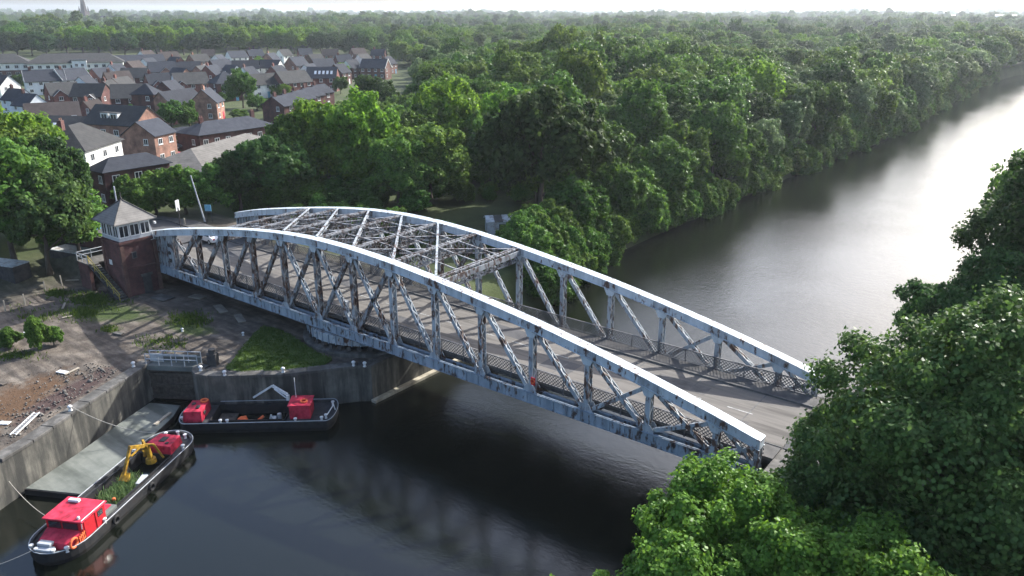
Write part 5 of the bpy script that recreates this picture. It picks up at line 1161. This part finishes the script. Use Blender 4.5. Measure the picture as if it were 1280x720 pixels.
def house(px, py, L, D, h, rot, wall='brick_red', roof='roof_slate', label='', lev=.8, rise=None, hipd=False, chimney=1, bay=None, door=True, name='house', winrows=2, gablewall=None, dormer=0, spacing=2.6, group=None, skylights=0, barge=None, xy=None, rz=None):
    q_ = bp(px, py, lev) if xy is None else np.array([xy[0], xy[1], lev])
    ray = math.atan2(q_[1]-CAM[1], q_[0]-CAM[0]); rz = ray-math.pi/2+R(rot) if rz is None else rz      # rot 0: front (local -y) faces the camera
    H = empty(name, (q_[0], q_[1], lev), rz, label, 'house' if name == 'house' else name.split('_')[-1], group); rise = rise or D*.47
    if hipd:
        mb = MB(); mb.b2(-L/2, L/2, -D/2, D/2, -.4, h); pl('wall', mb, wall, H)
        ro = pl('roof', hip(-L/2, L/2, -D/2, D/2, h+.08, h+rise, max(L-D, .1), 'x', .4), roof, H)
    else:
        pl('wall', gable_body(L, D, h, rise, zb=-.4), wall, H); ro = pl('roof', gable_roof(L, D, h, rise), roof, H)
        if gablewall:
            for s_ in (-1, 1):
                mb = MB(); x = s_*(L/2+.02); a = sorted((x, x-s_*.04)); dd = .97
                mb.add([(xx, y, z) for xx in (a[0], a[1]) for y, z in ((-D/2*dd, h*.0+h), (D/2*dd, h), (0, h+rise*dd))], [(0, 2, 1), (3, 4, 5), (0, 1, 4, 3), (1, 2, 5, 4), (2, 0, 3, 5)]); pl('gable_panel', mb, gablewall, H)
        if barge:
            for s_ in (-1, 1):
                mb = MB()
                for sy in (-1, 1): mb.beam((s_*(L/2+.22), sy*(D/2+.3), h-rise*.3/(D/2)+.08), (s_*(L/2+.22), 0, h+rise+.08), .06, .26)
                pl('barge_board', mb, barge, ro)
    nw = max(1, int((L-1.0)/spacing)); sh = h/winrows
    for r_ in range(winrows):
        for k in range(nw):
            x = -L/2+L*(k+.5)/nw
            for s_ in (-1, 1):
                if door and r_ == 0 and k == nw//2 and s_ == -1: continue
                window(H, x, s_*(D/2+.03), r_*sh+sh*.38, 0 if s_ < 0 else math.pi)
        for s_ in (-1, 1): window(H, s_*(L/2+.03), -D*.22, r_*sh+sh*.38, R(90)*s_, .95); 
    if door:
        x = -L/2+L*(nw//2+.5)/nw; mb = MB(); mb.b2(x-.48, x+.48, -D/2-.06, -D/2-.01, -.05, 2.05); pl('door', mb, random.choice(['white_paint', 'timber_dark', 'red_paint', 'blue_paint']), H)
    for c in range(chimney):
        x = (-L*.32 if c == 0 else L*.36); mb = MB(); mb.b2(x-.45, x+.45, -.3, .3, h+rise-.5, h+rise+1.0); ck = pl('chimney', mb, wall if 'brick' in wall else 'brick_dark', ro)
        mb = MB(); 
        for o_ in (-.22, .22): mb.lathe([(.12, 0), (.1, .35)], (x+o_, 0, h+rise+1.0), 7)
        pl('chimney_pot', mb, 'brick_peach', ro)
    if bay:
        bx, bw, bd, bh = bay; br_ = bw*.42; bb = gable_body(bd+.6, bw, bh, br_, zb=-.4)
        m = Matrix.Translation((bx, -D/2-bd/2+.3, 0)) @ Matrix.Rotation(R(90), 4, 'Z')
        for src, nm, mt in ((bb, 'bay_wall', wall), (gable_roof(bd+.6, bw, bh, br_, .25), 'bay_roof', roof)):
            src.v = [tuple(m @ Vector(v)) for v in src.v]; pl(nm, src, mt, H)
        window(H, bx, -D/2-bd-.03, .9, 0, 1.5, 1.2); window(H, bx, -D/2-bd-.03, sh+.75, 0, 1.2, 1.1)
        mb = MB()
        for s_ in (-1, 1): mb.beam((bx+s_*(bw/2+.2), -D/2-bd-.22, bh-.1), (bx, -D/2-bd-.22, bh+br_+.12), .06, .2, up=(0, 1, 0))
        pl('barge_board', mb, 'white_paint', H)
    for k in range(dormer):
        x = -L*.15+k*2.4; z = h+rise*.25; y = -D/2*.72
        mb = MB(); mb.b2(x-.95, x+.95, y, -.4, z-.3, z+1.2); pl('dormer', mb, 'white_paint', ro); mb = MB(); mb.b2(x-1.05, x+1.05, y-.12, -.2, z+1.2, z+1.32); pl('dormer_roof', mb, roof, ro)
        window(H, x, y-.03, z-.05, 0, 1.5, 1.1)
    for k in range(skylights):
        x = -L*.2+k*1.5; yy = -D*.28; z = h+rise*(1-.56); ang = math.atan2(rise, D/2); mb = MB(); mb.box((x, yy, z+.2), (.8, 1.6, .06), rx=ang); pl('skylight', mb, 'render_pale', ro)
    return H
# near group around the white rendered house
house(0, 0, 11.5, 8, 8.4, 0, 'render_white', 'roof_grey', 'tall white rendered house with grey hipped roof above the road', .5, 3.4, True, 1, door=False, spacing=3.0, winrows=3, xy=(-49.9, 10.8), rz=R(127))
house(0, 0, 10.5, 4.6, 5.6, 0, 'brick_dark', 'roof_slate', 'dark brick house with slate hipped roof in front of the white rendered house', .5, 1.8, True, 0, xy=(-41.4, 14.2), rz=R(90))
house(162, 196, 13, 8, 7.2, -45, 'brick_peach', 'roof_grey', 'brick house wing with two white box dormers', .5, 3.2, False, 0, dormer=2, door=False)
house(192, 204, 6.5, 7, 6.0, 52, 'brick_peach', 'roof_slate', 'orange brick gabled annexe beside the white rendered house', .5, 2.4, False, 0, door=False)
house(83, 192, 14, 9, 4.6, -40, 'brick_peach', 'roof_grey', 'low brick house with four roof skylights', .6, 3.2, False, 0, skylights=4, door=False)
house(0, 0, 31, 12.5, 3.4, 0, 'brick_dark', 'roof_stone', 'long low brick hall with pale slate hipped roof behind the shrubs', .5, 2.7, True, 0, winrows=1, name='hall', xy=(-50.4, 36), rz=R(116))
house(286, 180, 20, 8, 3.4, 36, 'brick_dark', 'roof_slate', 'long single storey brick building with chimneys above the hall', .6, 2.3, True, 2, winrows=1)
house(232, 178, 7, 6, 2.6, 8, 'brick_dark', 'roof_slate', 'small flat looking brick outbuilding beside the parked cars', .6, 1.0, True, 0, winrows=1)
# terraces with chimneys
for k in range(5):
    house(352+k*12, 152-k*4.6, 5.6, 7.5, 4.6, 48, 'brick_dark', 'roof_slate', 'terraced brick house with tall chimney above the bright trees', .7, 2.2, False, 1, group='terrace above the bright trees')
# estate (px, py, L, D, h, rot, wall, roof, extras, label)
EST = [
 (59, 117, 15, 9, 5.2, -6, 'render_pale', 'roof_slate', dict(barge='white_paint'), 'pale house with wide dark roof and white barge boards'),
 (92, 115, 13, 9, 5.2, -10, 'render_pale', 'roof_slate', dict(gablewall='white_paint', barge='white_paint'), 'pale house with white gable beside the wide dark roof'),
 (82, 136, 10, 8, 5.0, 5, 'brick_red', 'roof_grey', dict(bay=(-2.2, 4.2, 1.6, 5.0), gablewall=None), 'red brick house with white trimmed front gable'),
 (8, 125, 9, 8, 5.4, -60, 'render_white', 'roof_slate', dict(gablewall='white_paint'), 'white gabled house at the estate edge'),
 (27, 142, 9, 7, 4.6, -62, 'render_pale', 'roof_slate', dict(gablewall='white_paint'), 'pale gabled garage house behind the round oak'),
 (42, 150, 9, 7, 4.6, -62, 'render_pale', 'roof_slate', dict(gablewall='render_pale'), 'second pale gabled garage house behind the round oak'),
 (70, 160, 14, 8, 3.4, -10, 'brick_brown', 'roof_brown', {}, 'low brown roofed bungalow in front of the gabled houses'),
 (117, 147, 6, 6, 2.6, 0, 'brick_red', 'roof_brown', {}, 'small red brick garage with brown roof'),
 (118, 139, 11, 8, 5.2, 8, 'brick_dark', 'roof_grey', dict(bay=(2.5, 3.4, 1.4, 4.6)), 'dark brick house with grey roof and bay windows'),
 (140, 136, 9, 9, 5.2, 70, 'brick_dark', 'roof_grey', dict(barge='brick_dark'), 'dark brick house turned gable on beside the bay windowed one'),
 (168, 141, 12, 8.5, 5.2, 14, 'brick_dark', 'roof_grey', dict(bay=(1.8, 3.6, 1.5, 4.6)), 'dark brick house with large grey roof and small front gable'),
 (189, 152, 6, 7, 8.0, 20, 'brick_dark', 'roof_slate', dict(hipd=True, winrows=3), 'tall narrow dark brick house with slate hipped roof'),
 (225, 150, 16, 8, 5.2, 10, 'brick_peach', 'roof_slate', dict(), 'long slate roofed house pair near the garden trees'),
 (262, 150, 8, 8, 5.6, 72, 'brick_peach', 'roof_slate', dict(), 'peach brick gable end house near the garden trees'),
 (240, 121, 13, 8.5, 5.2, 4, 'brick_red', 'roof_grey', dict(bay=(-4.5, 3.6, 1.4, 5.0), gablewall='render_pale'), 'red brick house with pale blue gable and grey roof'),
 (200, 121, 9, 8, 5.2, 6, 'brick_red', 'roof_slate', dict(bay=(-1.5, 3.6, 1.4, 5.0)), 'red brick house with small white trimmed bay gable'),
 (205, 104, 12, 9, 5.4, 12, 'brick_peach', 'roof_slate', dict(bay=(1.2, 5.5, 1.6, 5.2)), 'orange brick house with central gable and dark roof'),
 (236, 101, 13, 8, 5.2, 8, 'brick_red', 'roof_slate', dict(), 'red brick house with plain dark slate roof'),
 (250, 89, 12, 8, 5.4, 40, 'brick_peach', 'roof_grey', dict(), 'peach gabled house at the back of the estate'),
 (212, 84, 13, 8, 5.2, 4, 'brick_peach', 'roof_brown', dict(), 'brown roofed house in the back row'),
 (185, 82, 11, 8, 5.2, 10, 'render_white', 'roof_brown', dict(gablewall='white_paint'), 'white gabled house in the back row'),
 (262, 80, 8, 8, 5.2, 5, 'brick_brown', 'roof_brown', dict(), 'small brown house in the back row'),
 (267, 108, 10, 8, 5.4, 20, 'brick_red', 'roof_slate', dict(bay=(2, 3.6, 1.3, 5.0)), 'slate roofed red house with bright gable in mid estate'),
 (277, 98, 12, 8, 5.4, 14, 'brick_dark', 'roof_slate', dict(), 'dark slate roofed house pair in mid estate'),
 (284, 125, 10, 9, 6.2, 10, 'brick_dark', 'roof_slate', dict(winrows=3, hipd=True), 'tall dark house block with white balconies'),
 (297, 83, 12, 8, 5.4, 30, 'render_white', 'roof_slate', dict(gablewall='white_paint'), 'white gabled slate roofed house in the back row'),
 (309, 99, 13, 8, 5.2, 4, 'render_white', 'roof_slate', dict(), 'white walled slate roofed terrace pair'),
 (340, 98, 12, 8, 5.2, 4, 'render_white', 'roof_slate', dict(), 'white walled slate roofed pair by the small trees'),
 (330, 121, 12.5, 8, 5.0, 6, 'render_white', 'roof_grey', dict(), 'white house with grey roof in the middle of the estate'),
 (366, 119, 14, 9, 5.2, 12, 'brick_red', 'roof_grey', dict(), 'red brick house with grey hip like roof'),
 (405, 113, 13, 9, 5.4, 8, 'brick_red', 'roof_slate', dict(skylights=5), 'red brick house with solar panels on its dark roof'),
 (372, 95, 10, 9, 5.4, 4, 'brick_brown', 'roof_slate', dict(), 'dark roofed house behind the grey hip roofed one'),
 (356, 80, 9, 8, 5.2, 4, 'render_white', 'roof_grey', dict(), 'white house with grey roof in the back row'),
 (382, 78, 9, 8, 5.2, 4, 'brick_red', 'roof_slate', dict(), 'red brick house in the back row beside the white one'),
 (414, 80, 10, 8, 5.4, 4, 'brick_peach', 'roof_brown', dict(), 'peach brick house with brown roof in the back row'),
 (448, 78, 10, 8, 5.4, 4, 'brick_brown', 'roof_brown', dict(), 'brown house near the wood in the back row'),
 (474, 80, 9, 8, 5.4, 4, 'brick_red', 'roof_slate', dict(), 'red brick house with white windows nearest the wood'),
 (470, 98, 14, 9, 5.2, -14, 'brick_brown', 'roof_slate', dict(barge='white_paint'), 'brown house with white edged broad dark roof nearest the wood'),
 (440, 98, 8, 8, 5.2, 50, 'brick_dark', 'roof_slate', dict(gablewall='white_paint'), 'dark house with white gable edge beside the broad roof'),
 (404, 96, 12, 8, 5.2, 6, 'brick_brown', 'roof_slate', dict(), 'dark slate roofed house behind the solar panels'),
 (150, 118, 10, 8, 5.2, 10, 'brick_brown', 'roof_brown', dict(), 'brown roofed house behind the dark brick gables'),
 (172, 112, 11, 8, 5.2, 20, 'brick_dark', 'roof_grey', dict(), 'grey roofed house behind the dark brick gables'),
 (130, 112, 9, 8, 5.2, 16, 'brick_red', 'roof_slate', dict(bay=(2, 3.2, 1.2, 5)), 'red gabled house beside the white gable'),
 (110, 126, 9, 8, 5.2, 66, 'brick_red', 'roof_slate', dict(gablewall='render_pale'), 'red house with pale gable turned to the garden tree'),
 (155, 128, 10, 8, 5.2, 58, 'brick_red', 'roof_grey', dict(), 'red brick house gable on between the dark brick houses'),
 (215, 134, 9, 8, 5.2, 62, 'brick_dark', 'roof_slate', dict(), 'dark gable house behind the long slate roofed pair'),
 (228, 112, 9, 8, 5.2, -55, 'brick_peach', 'roof_slate', dict(), 'orange gable house beside the pale blue gable'),
 (188, 95, 10, 8, 5.2, 60, 'brick_red', 'roof_slate', dict(gablewall='white_paint'), 'red house with white gable beyond the orange central gable'),
 (222, 93, 10, 8, 5.2, -60, 'brick_red', 'roof_slate', dict(), 'red gable house before the back row'),
 (275, 89, 9, 8, 5.2, 64, 'render_white', 'roof_slate', dict(gablewall='white_paint'), 'white gable house before the back row'),
 (254, 108, 9, 8, 5.2, 64, 'brick_peach', 'roof_grey', dict(), 'peach gable house in mid estate'),
 (292, 107, 9, 8, 5.2, -58, 'brick_red', 'roof_slate', dict(gablewall='white_paint'), 'red house with white gable beside the slate pair'),
 (312, 110, 9, 8, 5.2, 60, 'render_pale', 'roof_slate', dict(), 'pale gable house before the white terrace pair'),
 (348, 108, 9, 8, 5.2, 58, 'brick_red', 'roof_slate', dict(), 'red gable house before the white pair by the small trees'),
 (388, 105, 9, 8, 5.2, 62, 'brick_red', 'roof_slate', dict(gablewall='white_paint'), 'red house with white gable beside the solar panels'),
 (425, 105, 9, 8, 5.2, 60, 'brick_dark', 'roof_slate', dict(), 'dark gable house under the small lime tree'),
 (430, 89, 9, 8, 5.2, 10, 'brick_red', 'roof_slate', dict(bay=(1, 3.4, 1.2, 5)), 'red house with bay before the back row near the wood'),
 (455, 88, 9, 8, 5.2, 50, 'render_white', 'roof_grey', dict(), 'white gable house before the back row near the wood'),
 (395, 88, 9, 8, 5.2, 12, 'brick_brown', 'roof_grey', dict(), 'brown house with grey roof behind the solar panels'),
 (340, 86, 9, 8, 5.2, 60, 'brick_peach', 'roof_slate', dict(), 'peach gable house under the bright tree row'),
 (170, 100, 9, 8, 5.2, 8, 'brick_red', 'roof_brown', dict(), 'red brown roofed house before the long dark terrace'),
 (148, 105, 9, 8, 5.2, 55, 'brick_red', 'roof_slate', dict(gablewall='render_pale'), 'red house with pale gable before the long dark terrace'),
 (485, 92, 8, 8, 5.2, 20, 'brick_brown', 'roof_slate', dict(), 'brown house half hidden by the wide dark tree'),
 (320, 80, 10, 8, 5.2, 8, 'brick_brown', 'roof_slate', dict(), 'slate roofed house under the bright tree row'),
]
for (px, py, L, D, h, rot, wl_, rf_, ex, lb) in EST:
    L *= .86; D *= .86; h *= .92
    if 'bay' in ex: ex['bay'] = tuple(v*.88 for v in ex['bay'])
    rot += random.choice([-38, -20, -8, 10, 24, 42])*(abs(rot) < 30)
    house(px, py, L, D, h, rot, wl_, rf_, lb, .8, chimney=random.choice([0, 1]) if 'hipd' not in ex else 0, **ex)
# school with white towers, and its terrace
def school():
    q_ = bp(64, 96, .8); ray = math.atan2(q_[1]-CAM[1], q_[0]-CAM[0]); H = empty('school_building', (q_[0], q_[1], .8), ray-math.pi/2+R(-6), 'long two storey building of white panels over brick with grey hipped roofs', 'building')
    for (x0, x1, y0, y1) in ((-8, 31, -6, 8), (-36, -8, 2, 14)):
        mb = MB(); mb.b2(x0, x1, y0, y1, -.4, 3.2); pl('lower_wall', mb, 'brick_brown', H); mb = MB(); mb.b2(x0+.03, x1-.03, y0+.03, y1-.03, 3.2, 6.2); pl('upper_wall', mb, 'render_white', H)
        pl('roof', hip(x0, x1, y0, y1, 6.3, 10.2, max(6, (x1-x0)-12), 'x', .7), 'roof_grey', H)
        n = int((x1-x0)/3.2)
        for k in range(n):
            for z in (1.0, 4.0): window(H, x0+(x1-x0)*(k+.5)/n, y0-.04, z, 0, 1.6, 1.4)
    for (x, y) in ((13, -6.6), (-30, 0)):
        mb = MB(); mb.b2(x-3, x+3, y-1.2, y+2.5, -.4, 7.4); pl('stair_tower', mb, 'white_paint', H); mb = MB(); mb.b2(x-3.3, x+3.3, y-1.5, y+2.8, 7.4, 7.7); pl('tower_roof', mb, 'roof_slate', H)
        for (dx, z) in ((-1.2, 1.2), (1.2, 1.2), (-1.2, 4.6), (1.2, 4.6)): window(H, x+dx, y-1.24, z, 0, 1.2, 1.4)
school()
house(160, 92, 34, 9, 5.6, 10, 'brick_dark', 'roof_slate', 'long dark brick terrace with slate roof beside the white panelled building', .8, 3.0, False, 0, name='terrace_building', spacing=3.0)
# roofs among the trees far off on the canal side
for (px, py) in ((968, 60), (985, 58), (1003, 59), (1020, 57), (1036, 58), (1048, 56), (994, 54), (1012, 53)):
    house(px, py, 11, 9, 5, random.uniform(-20, 20), 'brick_brown', 'roof_stone', 'distant brick house among trees beyond the canal wood', 1, 3.4, chimney=0, door=False, group='distant houses beyond the wood', spacing=4)
for (px, py, L, m, lb) in ((1194, 29, 60, 'render_white', 'long white warehouse on the far horizon'), (1255, 30, 46, 'render_pale', 'pale warehouse near the end of the horizon'), (92, 44, 40, 'render_white', 'white flat roofed works beyond the estate trees'), (150, 44, 36, 'render_pale', 'pale works shed beyond the estate trees')):
    q_ = bp(px, py, 3); ray = math.atan2(q_[1]-CAM[1], q_[0]-CAM[0]); H = empty('warehouse', (q_[0], q_[1], 1), ray-math.pi/2, lb, 'warehouse')
    hh_ = 20 if py < 35 else 13
    mb = MB(); mb.b2(-L/2, L/2, -15, 15, -1, hh_); pl('wall', mb, m, H); pl('roof', gable_roof(L, 30, hh_+.1, 3, .5, .4), 'metal_sheet', H); mb = MB(); mb.b2(-L*.2, L*.2, -15.3, -15.02, 0, 8); pl('loading_door', mb, 'grey_paint', H)
# church spire on the horizon
q_ = bp(107, 26, 14.0); q_ = CAM+(q_-CAM)/np.hypot(*(q_-CAM)[:2])*1950; Hs = empty('church_spire', (q_[0], q_[1], 0), R(25), 'tall dark stone church spire on the horizon', 'church')
mb = MB(); mb.b2(-7, 7, -7, 7, -1, 31); pl('tower', mb, 'sandstone', Hs)
mb = MB(); mb.lathe([(6.6, 0), (5.8, 5), (.15, 54)], (0, 0, 31), 8); sp = pl('spire', mb, 'sandstone', Hs)
for sx in (-1, 1):
    for sy in (-1, 1):
        mb = MB(); mb.lathe([(1.3, 0), (1.3, 4), (.1, 11)], (sx*5.9, sy*5.9, 31), 6); pl('pinnacle', mb, 'sandstone', Hs)
    mb = MB(); mb.b2(sx*7.02-.1, sx*7.02+.1, -1.5, 1.5, 18, 27); pl('belfry_opening', mb, 'dark_steel', Hs)
    mb = MB(); mb.b2(-1.5, 1.5, sx*7.02-.1, sx*7.02+.1, 18, 27); pl('belfry_opening', mb, 'dark_steel', Hs)
mb = MB(); mb.b2(6.9, 45, -9, 9, -1, 14); pl('nave', mb, 'sandstone', Hs); mm = gable_roof(40, 18, 14, 9); mm.v = [(x+26, y, z) for x, y, z in mm.v]; pl('nave_roof', mm, 'roof_slate', Hs)

# ------------------------------------------------------------------ street things, cars, shed
p = bp(257, 279, .5); P_ = empty('leaning_pole', (p[0], p[1], .45), label='tall thin grey pole leaning beside a blue sign at the road', cat='pole')
mb = MB(); mb.tube([(0, 0, -.2), (-.9, -.75, 6.9)], [.13, .08], 8); pl('shaft', mb, 'grey_paint', P_)
mb = MB(); mb.lathe([(.2, 0), (.2, .3)], n=8); pl('base', mb, 'dark_steel', P_)
p = bp(262, 277, .5); P_ = empty('sign_board', (p[0], p[1], .45), R(35), label='blue sign board on two posts beside the leaning pole', cat='sign')
mb = MB(); mb.b2(-.45, .45, -.04, .04, 1.6, 2.5); pl('panel', mb, 'blue_paint', P_)
for x in (-.35, .35):
    mb = MB(); mb.tube([(x, .08, -.1), (x, .08, 2.5)], .05, 6); pl('post', mb, 'dark_steel', P_)
p = bp(226, 285, .5); P_ = empty('traffic_light', (p[0], p[1], .45), R(-70), label='traffic light with white edged black board showing green', cat='traffic light')
mb = MB(); mb.tube([(0, 0, -.1), (0, 0, 3.0)], .08, 8); pl('post', mb, 'dark_steel', P_)
mb = MB(); mb.b2(-.36, .36, -.05, .0, 2.5, 4.0); pl('border', mb, 'white_paint', P_)
mb = MB(); mb.b2(-.28, .28, -.09, -.052, 2.58, 3.92); pl('backing_board', mb, 'rubber', P_)
for z, m in ((3.65, 'dark_steel'), (3.25, 'dark_steel'), (2.85, 'green_lamp')):
    mb = MB(); mb.tube([(0, -.095, z), (0, -.16, z)], .13, 10); pl('lamp', mb, m, P_)
p = bp(231, 281, .5); mb = MB(); mb.lathe([(.16, 0), (.13, .6), (.13, .95), (.02, 1.02)], n=10); tag(link('marker_post', mb.mesh('marker_post'), 'timber', loc=(p[0], p[1], .5)), 'short pale marker post at the road edge by the traffic light', 'post')
def car(px, py, lev, rz, paint, label, xy=None):
    p = bp(px, py, lev) if xy is None else xy; C_ = empty('parked_car', (p[0], p[1], lev), rz, label, 'car')
    prof = [(-2.1, .35), (-2.15, .75), (-1.9, .95), (-1.55, 1.0), (-1.05, 1.42), (.35, 1.45), (1.05, 1.0), (1.9, .86), (2.12, .65), (2.1, .35)]
    def body(pr, w0, w1, zs): 
        mb = MB(); n = len(pr); ws = [(w0 if z < zs else w1) for x, z in pr]
        mb.add([(x, -w_, z) for (x, z), w_ in zip(pr, ws)]+[(x, w_, z) for (x, z), w_ in zip(pr, ws)], [tuple(range(n)), tuple(range(2*n-1, n-1, -1))]+[(k, n+k, n+(k+1) % n, (k+1) % n) for k in range(n)]); return mb
    bevel(pl('body', body(prof, .86, .70, 1.2), paint, C_), .06, 3)
    for s_ in (-1, 1):
        mb = MB(); v = [(-1.35, s_*.845, 1.03), (.85, s_*.845, 1.03), (.3, s_*.735, 1.37), (-.98, s_*.735, 1.37)]; mb.add(v+[(x, y+s_*.02, z) for x, y, z in v], [(0, 1, 2, 3), (7, 6, 5, 4), (0, 4, 5, 1), (1, 5, 6, 2), (2, 6, 7, 3), (3, 7, 4, 0)]); pl('side_window', mb, 'glass', C_)
        for x in (-1.3, 1.3):
            mb = MB(); mb.tube([(x, s_*.70, .32), (x, s_*.88, .32)], .32, 16); wl2 = pl('wheel', mb, 'rubber', C_); mb = MB(); mb.tube([(x, s_*.88, .32), (x, s_*.895, .32)], .19, 10); pl('rim', mb, 'grey_paint', wl2)
        mb = MB(); mb.box((2.08, s_*.62, .68), (.1, .32, .14)); pl('headlight', mb, 'render_pale', C_)
        mb = MB(); mb.box((-2.12, s_*.66, .78), (.08, .25, .16)); pl('tail_light', mb, 'red_bright', C_)
    for a, b in (((.42, 1.40), (1.0, 1.04)), ((-1.12, 1.40), (-1.52, 1.05))):
        mb = MB(); o_ = .03 if a[0] > 0 else -.03; mb.add([(a[0]+o_, -.62, a[1]), (a[0]+o_, .62, a[1]), (b[0]+o_, .72, b[1]), (b[0]+o_, -.72, b[1]), (a[0], -.62, a[1]), (a[0], .62, a[1]), (b[0], .72, b[1]), (b[0], -.72, b[1])], [(0, 1, 2, 3), (7, 6, 5, 4), (0, 4, 5, 1), (1, 5, 6, 2), (2, 6, 7, 3), (3, 7, 4, 0)]); pl('windscreen', mb, 'glass', C_)
    return C_
c_ = car(262, 302, .5, R(180), 'car_white', 'pale car driving off the bridge tail'); c_.name = 'pale_car'
car(127, 256, .5, R(190), 'car_grey', 'dark grey car on the road behind the control tower')
car(150, 252, .5, R(186), 'car_white', 'white car half hidden behind the tower roof')
car(215, 186, .7, R(60), 'car_grey', 'dark car parked beside the brick outbuilding')
car(207, 190, .7, R(60), 'car_white', 'white car parked beside the brick outbuilding')
car(215, 196, .7, R(30), 'car_red', 'red car parked by the orange brick annexe')
# blue canopy by the tower
p = bp(119, 284, 2.2); r_ = empty('canopy', (p[0], p[1], .4), R(10), 'small faded blue canopy behind the control tower', 'canopy'); mb = MB(); mb.add([(-1.6, -1, 1.9), (1.6, -1, 1.9), (1.6, 1, 1.9), (-1.6, 1, 1.9), (-1.6, 0, 2.4), (1.6, 0, 2.4)], [(0, 1, 5, 4), (2, 3, 4, 5), (0, 4, 3), (1, 2, 5), (3, 2, 1, 0)]); pl('cover', mb, 'blue_paint', r_)
for x in (-1.5, 1.5):
    for y in (-.9, .9):
        mb = MB(); mb.tube([(x, y, -.3), (x, y, 1.9)], .04, 6); pl('leg', mb, 'grey_paint', r_)
# dark containers at the yard edge under the trees
for (px, py, rz, lb) in ((8, 352, R(20), 'dark steel container under the trees at the yard edge'), (96, 335, R(14), 'dark site cabin with pale roof edge under the ash tree')):
    p = bp(px, py, YARD); r_ = empty('container', (p[0], p[1], YARD), rz, lb, 'container'); mb = MB(); mb.b2(-3, 3, -1.2, 1.2, 0, 2.5); pl('body', mb, 'dark_steel', r_)
    mb = MB()
    for k in range(15): mb.b2(-2.9+k*.4, -2.72+k*.4, -1.24, -1.201, .1, 2.4)
    pl('corrugation', mb, 'dark_steel', r_); mb = MB(); mb.b2(-3.05, 3.05, -1.25, 1.25, 2.5, 2.6); pl('roof', mb, 'metal_sheet', r_)
p = bp(31, 352, YARD); mb = MB(); mb.box((0, 0, .35), (1.4, .9, .7)); mb.box((.3, .2, .9), (.5, .5, .5)); bevel(tag(link('skip_bag', mb.mesh('skip_bag'), 'white_paint', loc=(p[0], p[1], YARD)), 'white sacks heaped beside the dark steel container', 'sacks'), .2)
# abandoned shed on the far bank
p = bp(632, 291, -1.6); r_ = empty('shed', (p[0], p[1], min(-1.4, gz(p[0], p[1]))), R(48), 'abandoned tin roofed shed in the clearing behind the bridge', 'shed')
pl('wall', gable_body(5.6, 2.8, 1.9, .55, zb=-.6), 'metal_sheet', r_)
for k in range(5):
    for s_ in (-1, 1):
        x = -2.45+k*1.22; mb = MB(); ze = 1.84; zr = 2.5
        v = [(x-.6, s_*1.55, ze), (x+.6, s_*1.55, ze), (x+.6, 0, zr), (x-.6, 0, zr)]; mb.add(v+[(a, b, c+.05) for a, b, c in v], [(0, 1, 2, 3), (7, 6, 5, 4), (0, 4, 5, 1), (1, 5, 6, 2), (2, 6, 7, 3), (3, 7, 4, 0)]); pl('roof_sheet', mb, 'metal_sheet' if (k+s_) % 3 else 'coping', r_)
mb = MB(); mb.b2(-1.2, -.3, -1.43, -1.401, -.3, 1.5); pl('door', mb, 'timber_dark', r_)
p = bp(684, 281, -1.8); mb = MB(); mb.lathe([(.75, 0), (.8, .5), (.8, 1.2), (.5, 1.6), (.1, 1.7)], n=16); tag(smooth(link('water_tank', mb.mesh('water_tank'), 'render_white', loc=(p[0], p[1], gz(p[0], p[1])))), 'round white water tank behind the abandoned shed', 'tank')
# ------------------------------------------------------------------ haze
mb = MB(); mb.b2(-7990, 7990, -1490, 8990, -10.5, 92); hz_ = link('haze', mb.mesh('haze')); tag(hz_, kind='stuff')
m = bpy.data.materials.new('haze'); m.use_nodes = True; n = m.node_tree.nodes; n.remove(n['Principled BSDF']); pv = n.new('ShaderNodeVolumePrincipled'); pv.inputs['Color'].default_value = (.84, .92, 1.0, 1); pv.inputs['Density'].default_value = 1.1e-4; pv.inputs['Anisotropy'].default_value = .35
m.node_tree.links.new(pv.outputs[0], n['Material Output'].inputs['Volume']); hz_.data.materials.append(m)
